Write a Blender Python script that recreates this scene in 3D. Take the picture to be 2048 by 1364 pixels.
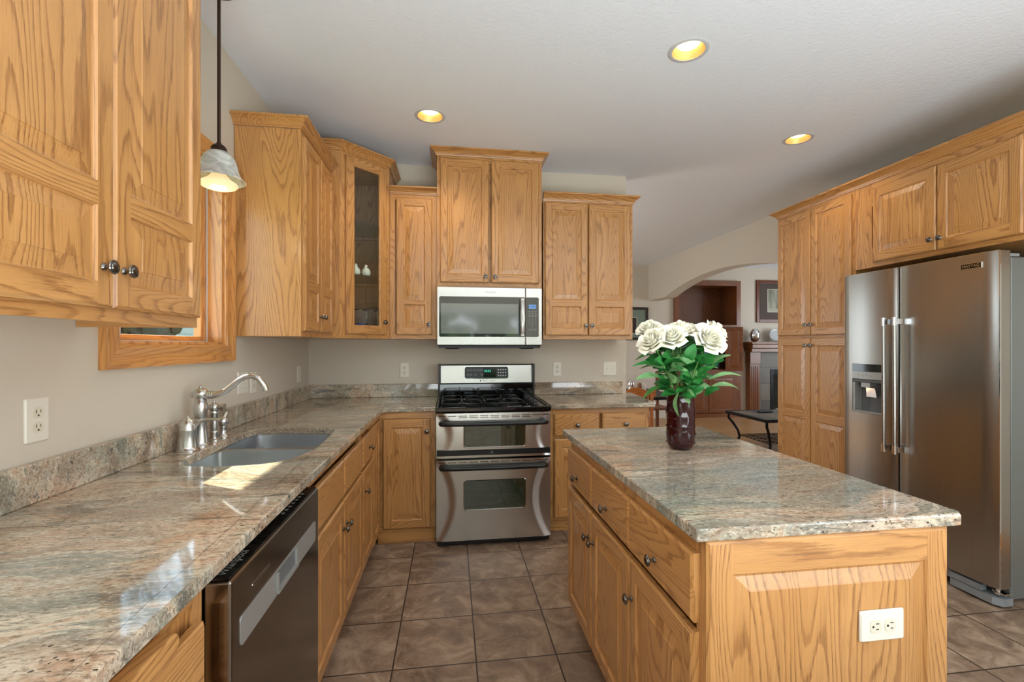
import bpy, bmesh, math, random
from mathutils import Vector, Matrix
PI = math.pi
random.seed(7)
for o in list(bpy.data.objects): bpy.data.objects.remove(o)
S = bpy.context.scene
COL = S.collection

# ---------------------------------------------------------------- camera
YAW = 0.1437
cd = bpy.data.cameras.new('camera'); cam = bpy.data.objects.new('camera', cd); COL.objects.link(cam)
cd.sensor_width = 36; cd.lens = 36*931/2048
cd.shift_x = -12.2/2048; cd.shift_y = 8.5/2048
cd.clip_start = .02; cd.clip_end = 200
cam.location = (0, 0, 1.326); cam.rotation_euler = (PI/2, 0, -YAW)
S.camera = cam
S.view_settings.view_transform = 'Standard'; S.view_settings.look = 'None'
S.view_settings.exposure = 0.15; S.view_settings.gamma = 1; S.view_settings.use_curve_mapping = False

# ---------------------------------------------------------------- world, sun, fill lamps added at unseen windows
w = bpy.data.worlds.new('world'); S.world = w; w.use_nodes = True
nt = w.node_tree; bg = nt.nodes['Background']
geo = nt.nodes.new('ShaderNodeTexCoord'); sep = nt.nodes.new('ShaderNodeSeparateXYZ'); rmp = nt.nodes.new('ShaderNodeValToRGB')
nt.links.new(geo.outputs['Generated'], sep.inputs[0]); nt.links.new(sep.outputs['Z'], rmp.inputs[0])
rmp.color_ramp.elements[0].position = 0; rmp.color_ramp.elements[0].color = (.86, .93, 1, 1)
rmp.color_ramp.elements[1].position = .7; rmp.color_ramp.elements[1].color = (.42, .62, .95, 1)
nt.links.new(rmp.outputs[0], bg.inputs[0]); bg.inputs[1].default_value = 4.8
def lamp(name, kind, loc, rot, energy, color=(1, 1, 1), **k):
    l = bpy.data.lights.new(name, kind); l.energy = energy; l.color = color
    for a, b in k.items(): setattr(l, a, b)
    o = bpy.data.objects.new(name, l); COL.objects.link(o); o.location = loc; o.rotation_euler = rot
    return o
sd = Vector((.854*.70, -.52*.70, -.714))
sun = lamp('sun', 'SUN', (-6, 5, 8), sd.to_track_quat('-Z', 'Y').to_euler(), 22.0, (1, .90, .70), angle=.009)
DAY = (.86, .94, 1)
lamp('fill_side_window', 'AREA', (-1.2, -2.2, 1.5), (0, -PI/2, 0), 12, DAY, shape='RECTANGLE', size=1.3, size_y=2.2)  # added fill lamp in an unseen window of the rear left wall
lamp('fill_right_window', 'AREA', (3.62, -1.6, 1.5), (0, PI/2, 0), 22, DAY, shape='RECTANGLE', size=1.5, size_y=2.4)  # extra fill at the unseen right-hand window behind the camera
lamp('fill_dining_window', 'AREA', (-1.2, 6.2, 1.4), (0, -PI/2, 0), 52, DAY, shape='RECTANGLE', size=1.7, size_y=2.0)  # lamp added at an unseen window to brighten the dining area
lamp('fill_living_window', 'AREA', (7.6, 5.6, 1.5), (0, PI/2, 0), 42, DAY, shape='RECTANGLE', size=1.7, size_y=2.4)  # fill lamp added out of view to brighten the living room

lamp('upward_fill', 'AREA', (1.1, -1.6, .55), (PI, 0, 0), 215, (.88, .95, 1), shape='RECTANGLE', size=3.0, size_y=2.6)  # added fill lamp behind the camera, lights the ceiling like a bounced flash

# ---------------------------------------------------------------- materials
def lin(c):
    return tuple(((v/255+.055)/1.055)**2.4 if v/255 > .04045 else v/255/12.92 for v in c)+(1,)
MATS = {}
class N:
    def __init__(s, name):
        s.m = bpy.data.materials.new(name); s.m.use_nodes = True; s.t = s.m.node_tree; s.b = s.t.nodes['Principled BSDF']; MATS[name] = s.m
    def new(s, t, **k):
        n = s.t.nodes.new('ShaderNode'+t)
        for a, b in k.items():
            if a.startswith('i_'):
                n.inputs[a[2:].replace('_', ' ')].default_value = b
            else: setattr(n, a, b)
        return n
    def link(s, a, b): s.t.links.new(a, b)
    def mapping(s, src, scale, loc=(0, 0, 0), rot=(0, 0, 0)):
        n = s.new('Mapping'); n.inputs['Scale'].default_value = scale; n.inputs['Location'].default_value = loc; n.inputs['Rotation'].default_value = rot
        s.link(src, n.inputs[0]); return n.outputs[0]
    def noise(s, v, scale, detail=4, rough=.5, dist=0):
        n = s.new('TexNoise'); n.inputs['Scale'].default_value = scale; n.inputs['Detail'].default_value = detail
        n.inputs['Roughness'].default_value = rough; n.inputs['Distortion'].default_value = dist
        if v: s.link(v, n.inputs['Vector'])
        return n.outputs['Fac']
    def ramp(s, v, stops, interp='LINEAR'):
        n = s.new('ValToRGB'); n.color_ramp.interpolation = interp
        while len(n.color_ramp.elements) < len(stops): n.color_ramp.elements.new(.5)
        for e, (p, c) in zip(n.color_ramp.elements, stops):
            e.position = p; e.color = c if len(c) == 4 else tuple(c)+(1,)
        s.link(v, n.inputs[0]); return n.outputs[0]
    def math(s, op, a, b=None):
        n = s.new('Math', operation=op)
        for i, v in enumerate((a, b)):
            if v is None: continue
            if isinstance(v, (int, float)): n.inputs[i].default_value = v
            else: s.link(v, n.inputs[i])
        return n.outputs[0]
    def mix(s, f, a, b, mode='MIX'):
        n = s.new('Mix', data_type='RGBA', blend_type=mode)
        for i, v in ((0, f), (6, a), (7, b)):
            if isinstance(v, (int, float)): n.inputs[i].default_value = v
            elif isinstance(v, tuple): n.inputs[i].default_value = v
            else: s.link(v, n.inputs[i])
        return n.outputs[2]
    def bump(s, h, strength=.2, dist=.01):
        n = s.new('Bump'); n.inputs['Strength'].default_value = strength; n.inputs['Distance'].default_value = dist
        s.link(h, n.inputs['Height']); s.link(n.outputs[0], s.b.inputs['Normal'])
    def set(s, **k):
        for a, b in k.items():
            i = s.b.inputs[a.replace('_', ' ')]
            if isinstance(b, bpy.types.NodeSocket): s.link(b, i)
            else: i.default_value = b
        return s
def flat(name, c, rough=.5, metal=0, **k):
    n = N(name); n.set(Base_Color=lin(c), Roughness=rough, Metallic=metal)
    for a, b in k.items(): n.b.inputs[a.replace('_', ' ')].default_value = b
    return n.m
def oak(name, axis, light, mid, dark, coat=.35, rough=.33, glow=1):
    n = N(name); tc = n.new('TexCoord').outputs['Object']
    oi = n.new('ObjectInfo'); va = n.new('VectorMath', operation='SCALE'); va.inputs['Scale'].default_value = 1
    cb = n.new('CombineXYZ'); r = n.math('MULTIPLY', oi.outputs['Random'], 23.0)
    for i in range(3): n.link(r, cb.inputs[i])
    ad = n.new('VectorMath', operation='ADD'); n.link(tc, ad.inputs[0]); n.link(cb.outputs[0], ad.inputs[1]); v = ad.outputs[0]
    def sc(cross, along): return tuple(along if i == axis else cross for i in range(3))
    big = n.noise(n.mapping(v, sc(3.6, .42)), 1.0, 2.5, .42, .3)
    pores = n.noise(n.mapping(v, sc(300, 9)), 1.0, 3, .65)
    rag = n.noise(n.mapping(v, sc(120, 14)), 1.0, 3, .7)
    fr = n.math('FRACT', n.math('ADD', n.math('MULTIPLY', big, 50.0), n.math('MULTIPLY', rag, .55)))
    rings = n.ramp(fr, [(0, (0, 0, 0)), (.45, (.08,)*3), (.66, (.30,)*3), (.80, (1,)*3), (.92, (.9,)*3), (1, (0, 0, 0))])
    pm = n.ramp(pores, [(.38, (1,)*3), (.50, (0,)*3)])
    tone = n.noise(n.mapping(v, sc(5, 1.2)), 1.0, 3)
    base = n.mix(n.ramp(tone, [(.3, (0,)*3), (.7, (1,)*3)]), lin(mid), lin(light))
    rf = n.math('MULTIPLY', rings, n.math('ADD', .42, n.math('MULTIPLY', tone, .4)))
    c = n.mix(rf, base, lin(dark))
    c = n.mix(n.math('MULTIPLY', pm, n.math('ADD', .16, n.math('MULTIPLY', rings, .35))), c, lin(tuple(x*.72 for x in dark)))
    n.set(Base_Color=c, Roughness=rough, Coat_Weight=coat, Coat_Roughness=.16)
    n.bump(n.math('SUBTRACT', n.math('MULTIPLY', rings, -.4), n.math('MULTIPLY', pm, .6)), .12, .001)
    return n.m
OL, OM, OD = (206, 152, 92), (192, 137, 77), (148, 95, 48)
oak('oak_z', 2, OL, OM, OD); oak('oak_x', 0, OL, OM, OD); oak('oak_y', 1, OL, OM, OD)
oak('window_oak_z', 2, (222, 160, 92), (212, 148, 80), (170, 105, 48)); oak('window_oak_y', 1, (222, 160, 92), (212, 148, 80), (170, 105, 48))
oak('cherry_z', 2, (138, 78, 32), (118, 62, 22), (74, 35, 12)); oak('cherry_x', 0, (138, 78, 32), (118, 62, 22), (74, 35, 12))
oak('chair_wood', 0, (196, 120, 60), (180, 104, 48), (120, 62, 25))
oak('interior_z', 2, (216, 168, 130), (200, 152, 116), (160, 112, 80), coat=.05, rough=.5)

def granite(name, rotz=.12, pk=.5, gr=.5, bn=.5):
    n = N(name); g = n.new('NewGeometry').outputs['Position']
    v = n.mapping(g, (1.35, 6.5, 3.2), rot=(0, 0, rotz))
    wob = n.noise(n.mapping(g, (2.2, 2.2, 2.2)), 1, 3)
    ad = n.new('VectorMath', operation='ADD'); n.link(v, ad.inputs[0])
    cb = n.new('CombineXYZ'); n.link(n.math('MULTIPLY', wob, 2.2), cb.inputs[1]); n.link(cb.outputs[0], ad.inputs[1]); v2 = ad.outputs[0]
    fl = n.noise(v2, 1.0, 8, .64, .7)
    c1 = n.ramp(fl, [(.34, lin((104, 106, 98))), (.41, lin((166, 160, 142))), (.46, lin((216, 202, 178))), (.50, lin((190, 160, 132))), (.54, lin((220, 206, 182))), (.59, lin((140, 142, 130))), (.66, lin((206, 190, 166)))])
    fl2 = n.noise(n.mapping(v2, (.55, .5, .7), loc=(7, 3, 2)), 1.0, 6, .62, .4)
    pink = n.ramp(fl2, [(.47, (0,)*3), (.58, (1,)*3)])
    c2 = n.mix(n.math('MULTIPLY', pink, pk), c1, lin((176, 134, 112)))
    grn = n.ramp(n.noise(n.mapping(v2, (.6, .45, .8), loc=(1, 9, 4)), 1.0, 6, .62, .5), [(.50, (0,)*3), (.60, (1,)*3)])
    c2 = n.mix(n.math('MULTIPLY', grn, gr), c2, lin((118, 128, 120)))
    brn = n.ramp(n.noise(n.mapping(v2, (.9, .8, .9), loc=(4, 2, 8)), 1.0, 8, .68, .8), [(.51, (0,)*3), (.60, (1,)*3)])
    c2 = n.mix(n.math('MULTIPLY', brn, bn), c2, lin((124, 100, 78)))
    fine = n.noise(n.mapping(g, (60, 150, 130), rot=(0, 0, rotz)), 1, 4, .75)
    c3 = n.mix(n.ramp(fine, [(.38, (.8,)*3), (.50, (0,)*3)]), c2, lin((112, 96, 80)))
    c3 = n.mix(n.ramp(n.noise(n.mapping(g, (90, 200, 160), loc=(3, 5, 1)), 1, 3, .7), [(.54, (0,)*3), (.68, (.5,)*3)]), c3, lin((236, 226, 206)))
    streak = n.noise(n.mapping(g, (14, 70, 55), rot=(0, 0, rotz+.1)), 1, 5, .72, .6)
    sm = n.ramp(streak, [(.33, (1,)*3), (.39, (0,)*3)])
    c4 = n.mix(n.math('MULTIPLY', sm, .85), c3, lin((64, 60, 54)))
    lg = n.ramp(n.noise(n.mapping(g, (3.2, 30, 20), loc=(2, 1, 5), rot=(0, 0, rotz+.2)), 1, 6, .70, .9), [(.36, (1,)*3), (.42, (0,)*3)])
    c4 = n.mix(n.math('MULTIPLY', lg, .72), c4, lin((74, 80, 80)))
    vor = n.new('TexVoronoi'); vor.inputs['Scale'].default_value = 1; n.link(n.mapping(g, (55, 75, 70)), vor.inputs['Vector'])
    sp = n.math('LESS_THAN', n.math('ADD', vor.outputs['Distance'], n.math('MULTIPLY', n.noise(n.mapping(g, (160, 160, 160)), 1, 2), .5)), .40)
    msk = n.math('GREATER_THAN', n.noise(n.mapping(g, (4, 7, 6)), 1, 4), .56)
    c5 = n.mix(n.math('MULTIPLY', n.math('MULTIPLY', sp, msk), .9), c4, lin((34, 31, 30)))
    n.set(Base_Color=c5, Roughness=.07, Specular_IOR_Level=.6, Coat_Weight=.2, Coat_Roughness=.03)
    return n.m
granite('granite_left', .10, .24, .40, .66); granite('granite_island', .16, .35, .72, .35)

n = N('floor_tile'); g = n.new('NewGeometry').outputs['Position']
T = .342
br = n.new('TexBrick', offset=0, squash=1); n.link(n.mapping(g, (1, 1, 1), loc=(.236, -(2.978-12*T), 0)), br.inputs['Vector'])
for k, v in (('Scale', 1), ('Brick Width', T), ('Row Height', T), ('Mortar Size', .0035), ('Mortar Smooth', .2), ('Bias', 0)): br.inputs[k].default_value = v
br.inputs['Color1'].default_value = (0, 0, 0, 1); br.inputs['Color2'].default_value = (1, 1, 1, 1); br.inputs['Mortar'].default_value = (.5, .5, .5, 1)
rnd = br.outputs['Color']
off = n.new('VectorMath', operation='ADD'); n.link(g, off.inputs[0])
sc_ = n.new('VectorMath', operation='SCALE'); n.link(rnd, sc_.inputs[0]); sc_.inputs['Scale'].default_value = 5; n.link(sc_.outputs[0], off.inputs[1])
a = n.noise(off.outputs[0], 7, 8, .62, 1.2)
col = n.ramp(a, [(.32, lin((98, 80, 66))), (.45, lin((130, 108, 90))), (.55, lin((152, 130, 110))), (.66, lin((180, 158, 136)))])
col = n.mix(.22, col, n.ramp(rnd, [(0, lin((112, 84, 64))), (1, lin((150, 126, 108)))]))
f2 = n.noise(off.outputs[0], 26, 5, .7, 2.0)
col = n.mix(n.ramp(f2, [(.56, (0,)*3), (.66, (.35,)*3)]), col, lin((176, 154, 134)))
col = n.mix(br.outputs['Fac'], col, lin((58, 46, 38)))
n.set(Base_Color=col, Roughness=n.ramp(a, [(0, (.36,)*3), (1, (.55,)*3)]))
n.bump(n.math('SUBTRACT', n.math('MULTIPLY', a, .5), br.outputs['Fac']), .35, .004)

n = N('wood_floor'); g = n.new('NewGeometry').outputs['Position']
br = n.new('TexBrick', offset=.4, squash=1); n.link(g, br.inputs['Vector'])
for k, v in (('Scale', 1), ('Brick Width', .9), ('Row Height', .08), ('Mortar Size', .001), ('Bias', 0)): br.inputs[k].default_value = v
br.inputs['Color1'].default_value = lin((196, 150, 96)); br.inputs['Color2'].default_value = lin((172, 126, 78)); br.inputs['Mortar'].default_value = lin((90, 60, 35))
fn = n.noise(n.mapping(g, (3, 60, 1)), 1, 4)
n.set(Base_Color=n.mix(n.math('MULTIPLY', fn, .5), br.outputs['Color'], lin((140, 98, 58))), Roughness=.35)

def paint(name, c, bs=.25, sc=90, rough=.75):
    n = N(name); g = n.new('NewGeometry').outputs['Position']
    n.set(Base_Color=lin(c), Roughness=rough); n.bump(n.noise(n.mapping(g, (1, 1, 1)), sc, 3, .6), bs, .003); return n.m
paint('wall_paint', (212, 202, 186), .08, 120)
paint('ceiling_paint', (236, 241, 248), .8, 60, .85)
paint('siding_paint', (112, 122, 114), .05)

def steel(name, c, rough=.24, axis=0, sc=(2, 60)):
    n = N(name); tc = n.new('TexCoord').outputs['Object']
    m = tuple(sc[0] if i == axis else sc[1] for i in range(3))
    s_ = n.noise(n.mapping(tc, m), 1, 2)
    n.set(Base_Color=n.mix(s_, lin(c), lin(tuple(x*.95 for x in c))), Metallic=1.0, Roughness=rough)
    return n.m
steel('steel', (208, 206, 203), .27, 0); steel('steel_v', (182, 180, 176), .26, 2); steel('steel_dark', (140, 132, 124), .18, 1)
flat('sink_steel', (202, 206, 210), .3, 1)
flat('brushed_nickel', (206, 205, 203), .27, 1); flat('chrome', (225, 227, 230), .06, 1)
flat('pewter', (122, 117, 112), .2, 1); flat('pewter_light', (170, 166, 160), .18, 1)
flat('bronze', (64, 46, 34), .38, .7)
flat('black_enamel', (10, 10, 11), .08); flat('black_plastic', (20, 21, 23), .32); flat('black_iron', (16, 16, 17), .42, .4)
flat('black_matte', (6, 6, 6), .9); flat('grey_plastic', (98, 100, 102), .4); flat('silver_plastic', (168, 168, 164), .3, .5)
flat('fridge_side', (132, 136, 134), .35, .5); flat('bracket_grey', (150, 156, 160), .4, .3)
flat('plate_white', (232, 226, 212), .35); flat('slot_dark', (30, 26, 22), .6); flat('plate_ivory', (224, 216, 196), .4)
n = N('oven_glass'); n.set(Base_Color=(.012, .028, .018, 1), Roughness=.03, Specular_IOR_Level=1.0, Coat_Weight=1, Coat_IOR=1.7, Coat_Roughness=.02)
n = N('micro_glass'); n.set(Base_Color=(.030, .036, .034, 1), Roughness=.05, Specular_IOR_Level=.6, Coat_Weight=.6, Coat_IOR=1.5, Coat_Roughness=.03)
n = N('micro_mesh'); n.set(Base_Color=(.20, .22, .205, 1), Roughness=.08, Specular_IOR_Level=.6, Coat_Weight=.6, Coat_IOR=1.5, Coat_Roughness=.05)
def emit(name, c, st, base=(0, 0, 0, 1)):
    n = N(name); n.set(Base_Color=base, Emission_Color=lin(c), Emission_Strength=st); return n.m
emit('lcd_blue', (110, 160, 215), .9); emit('led_green', (60, 220, 190), 1.4); emit('lcd_digit', (20, 40, 90), .3)
emit('bulb_warm', (255, 226, 170), 5.0); emit('pendant_bulb', (255, 220, 160), .75, (.5, .42, .3, 1))
flat('cone_amber', (240, 190, 122), .4, .2); flat('trim_white', (206, 208, 210), .5)
emit('tv_screen', (70, 90, 110), .35)
n = N('pane_glass'); t = n.t; gl = n.new('BsdfGlossy'); gl.inputs['Roughness'].default_value = .0; tr = n.new('BsdfTransparent'); tr.inputs[0].default_value = (.93, .97, .95, 1)
fr = n.new('LayerWeight'); fr.inputs[0].default_value = .5; fq = n.math('ADD', .04, n.math('MULTIPLY', n.math('POWER', fr.outputs['Facing'], 5), .9)); mx = n.new('MixShader'); n.link(fq, mx.inputs[0]); n.link(tr.outputs[0], mx.inputs[1]); n.link(gl.outputs[0], mx.inputs[2])
n.link(mx.outputs[0], t.nodes['Material Output'].inputs[0])
n = N('crystal'); n.set(Base_Color=(.95, .97, 1, 1), Roughness=.02, Transmission_Weight=1, IOR=1.5)
n = N('blue_glass'); n.set(Base_Color=lin((20, 50, 170)), Roughness=.05, Coat_Weight=1)
n = N('alabaster'); g = n.new('TexCoord').outputs['Object']
a = n.noise(n.mapping(g, (14, 14, 26)), 1, 4, .5, 1.5)
n.set(Base_Color=n.ramp(a, [(.35, lin((178, 182, 176))), (.65, lin((232, 232, 224)))]), Roughness=.22, Transmission_Weight=.15, Subsurface_Weight=.2)
n = N('ruby_glass'); n.set(Base_Color=lin((46, 4, 9)), Roughness=.06, Specular_IOR_Level=.35, Transmission_Weight=.0, IOR=1.5, Coat_Weight=.3, Coat_Roughness=.02)
n = N('rose_white'); g = n.new('TexCoord').outputs['Object']
a = n.noise(g, 30, 3); n.set(Base_Color=n.ramp(a, [(.3, lin((252, 247, 224))), (.7, lin((255, 253, 240)))]), Roughness=.6)
def leafm(name, c1, c2):
    n = N(name); g = n.new('TexCoord').outputs['Object']; a = n.noise(g, 40, 3)
    n.set(Base_Color=n.ramp(a, [(.3, lin(c1)), (.7, lin(c2))]), Roughness=.38, Specular_IOR_Level=.4); return n.m
leafm('leaf_dark', (28, 98, 40), (56, 138, 62)); leafm('leaf_light', (108, 160, 104), (142, 188, 124)); leafm('stem_green', (84, 138, 60), (112, 160, 82))
n = N('slate'); g = n.new('NewGeometry').outputs['Position']; a = n.noise(n.mapping(g, (3, 3, 3)), 1, 6, .6, .8)
n.set(Base_Color=n.ramp(a, [(.35, lin((74, 74, 70))), (.5, lin((112, 104, 92))), (.65, lin((138, 122, 100)))]), Roughness=.5)
n = N('surround_tile'); g = n.new('NewGeometry').outputs['Position']
br = n.new('TexBrick', offset=0, squash=1); n.link(n.mapping(g, (1, 1, 1), loc=(-5.656+3.0, 0, 0), rot=(-PI/2, 0, 0)), br.inputs['Vector'])
for k, v in (('Scale', 1), ('Brick Width', .305), ('Row Height', .305), ('Mortar Size', .004), ('Bias', 0)): br.inputs[k].default_value = v
br.inputs['Color1'].default_value = lin((92, 88, 80)); br.inputs['Color2'].default_value = lin((138, 126, 108)); br.inputs['Mortar'].default_value = lin((60, 56, 50))
a = n.noise(n.mapping(g, (6, 6, 6)), 1, 5); n.set(Base_Color=n.mix(n.math('MULTIPLY', a, .6), br.outputs['Color'], lin((70, 66, 60))), Roughness=.45)
flat('frame_cherry', (104, 48, 20), .3); flat('mat_brown', (84, 72, 66), .8); flat('print_grey', (176, 176, 164), .8); flat('mirror_green', (120, 132, 118), .7)
flat('dark_frame', (44, 30, 22), .4); flat('white_ceramic', (240, 236, 228), .25); flat('red_wattle', (170, 50, 36), .4); flat('grey_glaze', (150, 150, 146), .3)
flat('grass', (86, 120, 60), .9); flat('bark', (80, 70, 62), .9); flat('hedge', (30, 42, 30), .95); flat('garden_leaf', (74, 96, 62), .9); flat('brown_ceramic', (120, 70, 40), .4); flat('pale_and_sunlit', (228, 216, 205), .5)
flat('blue_can', (60, 90, 140), .5); flat('soffit_white', (220, 220, 215), .7); flat('remote_black', (18, 18, 18), .4)
# ---------------------------------------------------------------- mesh helpers
class MB:
    def __init__(s): s.v = []; s.f = []; s.m = []; s.mats = []
    def mi(s, mat):
        if mat not in s.mats: s.mats.append(mat)
        return s.mats.index(mat)
    def add(s, vs, fs, mat, M=None):
        b = len(s.v); i = s.mi(mat)
        s.v += [tuple(M @ Vector(p)) if M else tuple(p) for p in vs]
        for f in fs: s.f.append(tuple(b+k for k in f)); s.m.append(i)
        return s
    def box(s, x0, x1, y0, y1, z0, z1, mat, M=None):
        v = [(x, y, z) for z in (z0, z1) for y in (y0, y1) for x in (x0, x1)]
        return s.add(v, [(0, 2, 3, 1), (4, 5, 7, 6), (0, 1, 5, 4), (2, 6, 7, 3), (0, 4, 6, 2), (1, 3, 7, 5)], mat, M)
    def prism(s, poly, z0, z1, mat, M=None):
        n = len(poly); v = [(x, y, z0) for x, y in poly]+[(x, y, z1) for x, y in poly]
        f = [tuple(range(n-1, -1, -1)), tuple(range(n, 2*n))]+[(i, (i+1) % n, n+(i+1) % n, n+i) for i in range(n)]
        return s.add(v, f, mat, M)
    def loft(s, rings, mat, caps=True, closed=False, M=None):
        n = len(rings[0]); v = [p for r in rings for p in r]; f = []
        k = len(rings)
        for a in range(k if closed else k-1):
            b = (a+1) % k
            for i in range(n): j = (i+1) % n; f.append((a*n+i, a*n+j, b*n+j, b*n+i))
        if caps and not closed: f += [tuple(range(n-1, -1, -1)), tuple((k-1)*n+i for i in range(n))]
        return s.add(v, f, mat, M)
    def lathe(s, prof, mat, n=24, c=(0, 0, 0), M=None, caps=True):
        # prof: (radius, height) about local Z through c
        rings = [[(c[0]+r*math.cos(2*PI*i/n), c[1]+r*math.sin(2*PI*i/n), c[2]+z) for i in range(n)] for r, z in prof]
        return s.loft(rings, mat, caps, False, M)
    def tube(s, pts, r, mat, n=10, M=None, flatten=None):
        pts = [Vector(p) for p in pts]; rings = []; up = None
        for i, p in enumerate(pts):
            d = (pts[min(i+1, len(pts)-1)]-pts[max(i-1, 0)]).normalized()
            if up is None: up = d.orthogonal().normalized()
            up = (up-d*up.dot(d)).normalized(); sd_ = d.cross(up)
            rr = r[i] if isinstance(r, (list, tuple)) else r
            rings.append([tuple(p+(up*math.cos(2*PI*k/n)+sd_*math.sin(2*PI*k/n))*rr) for k in range(n)])
        return s.loft(rings, mat, True, False, M)
    def sphere(s, c, r, mat, n=12, m=8, sc=(1, 1, 1), M=None):
        rings = []
        for j in range(m+1):
            t = PI*(.02+.96*j/m)
            rings.append([(c[0]+r*sc[0]*math.sin(t)*math.cos(2*PI*i/n), c[1]+r*sc[1]*math.sin(t)*math.sin(2*PI*i/n), c[2]-r*sc[2]*math.cos(t)) for i in range(n)])
        return s.loft(rings, mat, True, False, M)
    def build(s, name, parent=None, loc=(0, 0, 0), rot=0, smooth=False, bevel=0, seg=2, ang=40):
        me = bpy.data.meshes.new(name); me.from_pydata(s.v, [], s.f); me.update()
        for m in s.mats: me.materials.append(MATS[m])
        me.polygons.foreach_set('material_index', s.m)
        bm = bmesh.new(); bm.from_mesh(me); bmesh.ops.recalc_face_normals(bm, faces=bm.faces); bm.to_mesh(me); bm.free()
        if smooth: me.shade_smooth(); me.set_sharp_from_angle(angle=math.radians(ang))
        o = bpy.data.objects.new(name, me); COL.objects.link(o); o.parent = parent; o.location = loc
        o.rotation_euler = rot if isinstance(rot, tuple) else (0, 0, rot)
        if bevel:
            b = o.modifiers.new('bevel', 'BEVEL'); b.width = bevel; b.segments = seg; b.limit_method = 'ANGLE'; b.angle_limit = math.radians(50)
            b.harden_normals = False
        return o
def tag(o, label, cat, group=None):
    o['label'] = label; o['category'] = cat
    if group: o['group'] = group
    return o
def thing(name, label, cat, loc=(0, 0, 0), rot=0, group=None):
    o = bpy.data.objects.new(name, None); COL.objects.link(o); o.location = loc; o.rotation_euler = (0, 0, rot); o.empty_display_size = .05
    return tag(o, label, cat, group)
def struct(o): o['kind'] = 'structure'; return o
def lab(o, t): o['label'] = t; return o
def kids(o): return [c for c in bpy.data.objects if c.parent == o]
def copy_tree(o, parent=None, loc=None, rot=None, label=None):
    c = o.copy(); COL.objects.link(c)
    if parent is not None: c.parent = parent
    if loc is not None: c.location = loc
    if rot is not None: c.rotation_euler = rot if isinstance(rot, tuple) else (0, 0, rot)
    if label: c['label'] = label
    for k in kids(o): copy_tree(k, c)
    return c
def filled(outer, holes, mat, z0, z1=None, name='slab', parent=None, bevel=0, seg=3, loc=(0, 0, 0)):
    bm = bmesh.new(); es = []
    for poly in [outer]+holes:
        vs = [bm.verts.new((x, y, z0)) for x, y in poly]
        es += [bm.edges.new((vs[i], vs[(i+1) % len(vs)])) for i in range(len(vs))]
    bmesh.ops.triangle_fill(bm, use_beauty=True, use_dissolve=False, edges=es)
    if z1 is not None:
        r = bmesh.ops.extrude_face_region(bm, geom=bm.faces[:])
        bmesh.ops.translate(bm, verts=[g for g in r['geom'] if isinstance(g, bmesh.types.BMVert)], vec=(0, 0, z1-z0))
    bmesh.ops.recalc_face_normals(bm, faces=bm.faces)
    me = bpy.data.meshes.new(name); bm.to_mesh(me); bm.free(); me.materials.append(MATS[mat])
    o = bpy.data.objects.new(name, me); COL.objects.link(o); o.parent = parent; o.location = loc
    if bevel:
        b = o.modifiers.new('bevel', 'BEVEL'); b.width = bevel; b.segments = seg; b.limit_method = 'ANGLE'; b.angle_limit = math.radians(50)
    return o
def text(name, s_, size, mat, parent, loc, rot, depth=.0004, align='CENTER', shear=0, space=1):
    cu = bpy.data.curves.new(name, 'FONT'); cu.body = s_; cu.size = size; cu.extrude = depth; cu.align_x = align; cu.align_y = 'CENTER'; cu.shear = shear; cu.space_character = space
    t = bpy.data.objects.new(name, cu); COL.objects.link(t); bpy.context.view_layer.update()
    me = bpy.data.meshes.new_from_object(t.evaluated_get(bpy.context.evaluated_depsgraph_get())); bpy.data.objects.remove(t)
    me.materials.clear(); me.materials.append(MATS[mat]); o = bpy.data.objects.new(name, me); COL.objects.link(o); o.parent = parent; o.location = loc; o.rotation_euler = rot
    return o
FRONT = (PI/2, 0, 0)          # lettering upright on a face that looks towards local -Y
def circle(cx, cy, r, n=32): return [(cx+r*math.cos(2*PI*i/n), cy+r*math.sin(2*PI*i/n)) for i in range(n)]
def chaikin(p, k=2):
    for _ in range(k):
        q = []
        for i in range(len(p)):
            a, b = Vector(p[i]), Vector(p[(i+1) % len(p)]); q += [tuple(a*.75+b*.25), tuple(a*.25+b*.75)]
        p = q
    return p
def rrect(x0, x1, z0, z1, r, n=5):
    out = []
    for cx, cz, a0 in ((x1-r, z0+r, -PI/2), (x1-r, z1-r, 0), (x0+r, z1-r, PI/2), (x0+r, z0+r, PI)):
        out += [(cx+r*math.cos(a0+PI/2*i/n), cz+r*math.sin(a0+PI/2*i/n)) for i in range(n+1)]
    return out
def xz_plate(mb, poly, y0, y1, mat, M=None):
    n = len(poly); v = [(x, y0, z) for x, z in poly]+[(x, y1, z) for x, z in poly]
    mb.add(v, [tuple(range(n)), tuple(range(2*n-1, n-1, -1))]+[(i, n+i, n+(i+1) % n, (i+1) % n) for i in range(n)], mat, M); return mb

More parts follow.
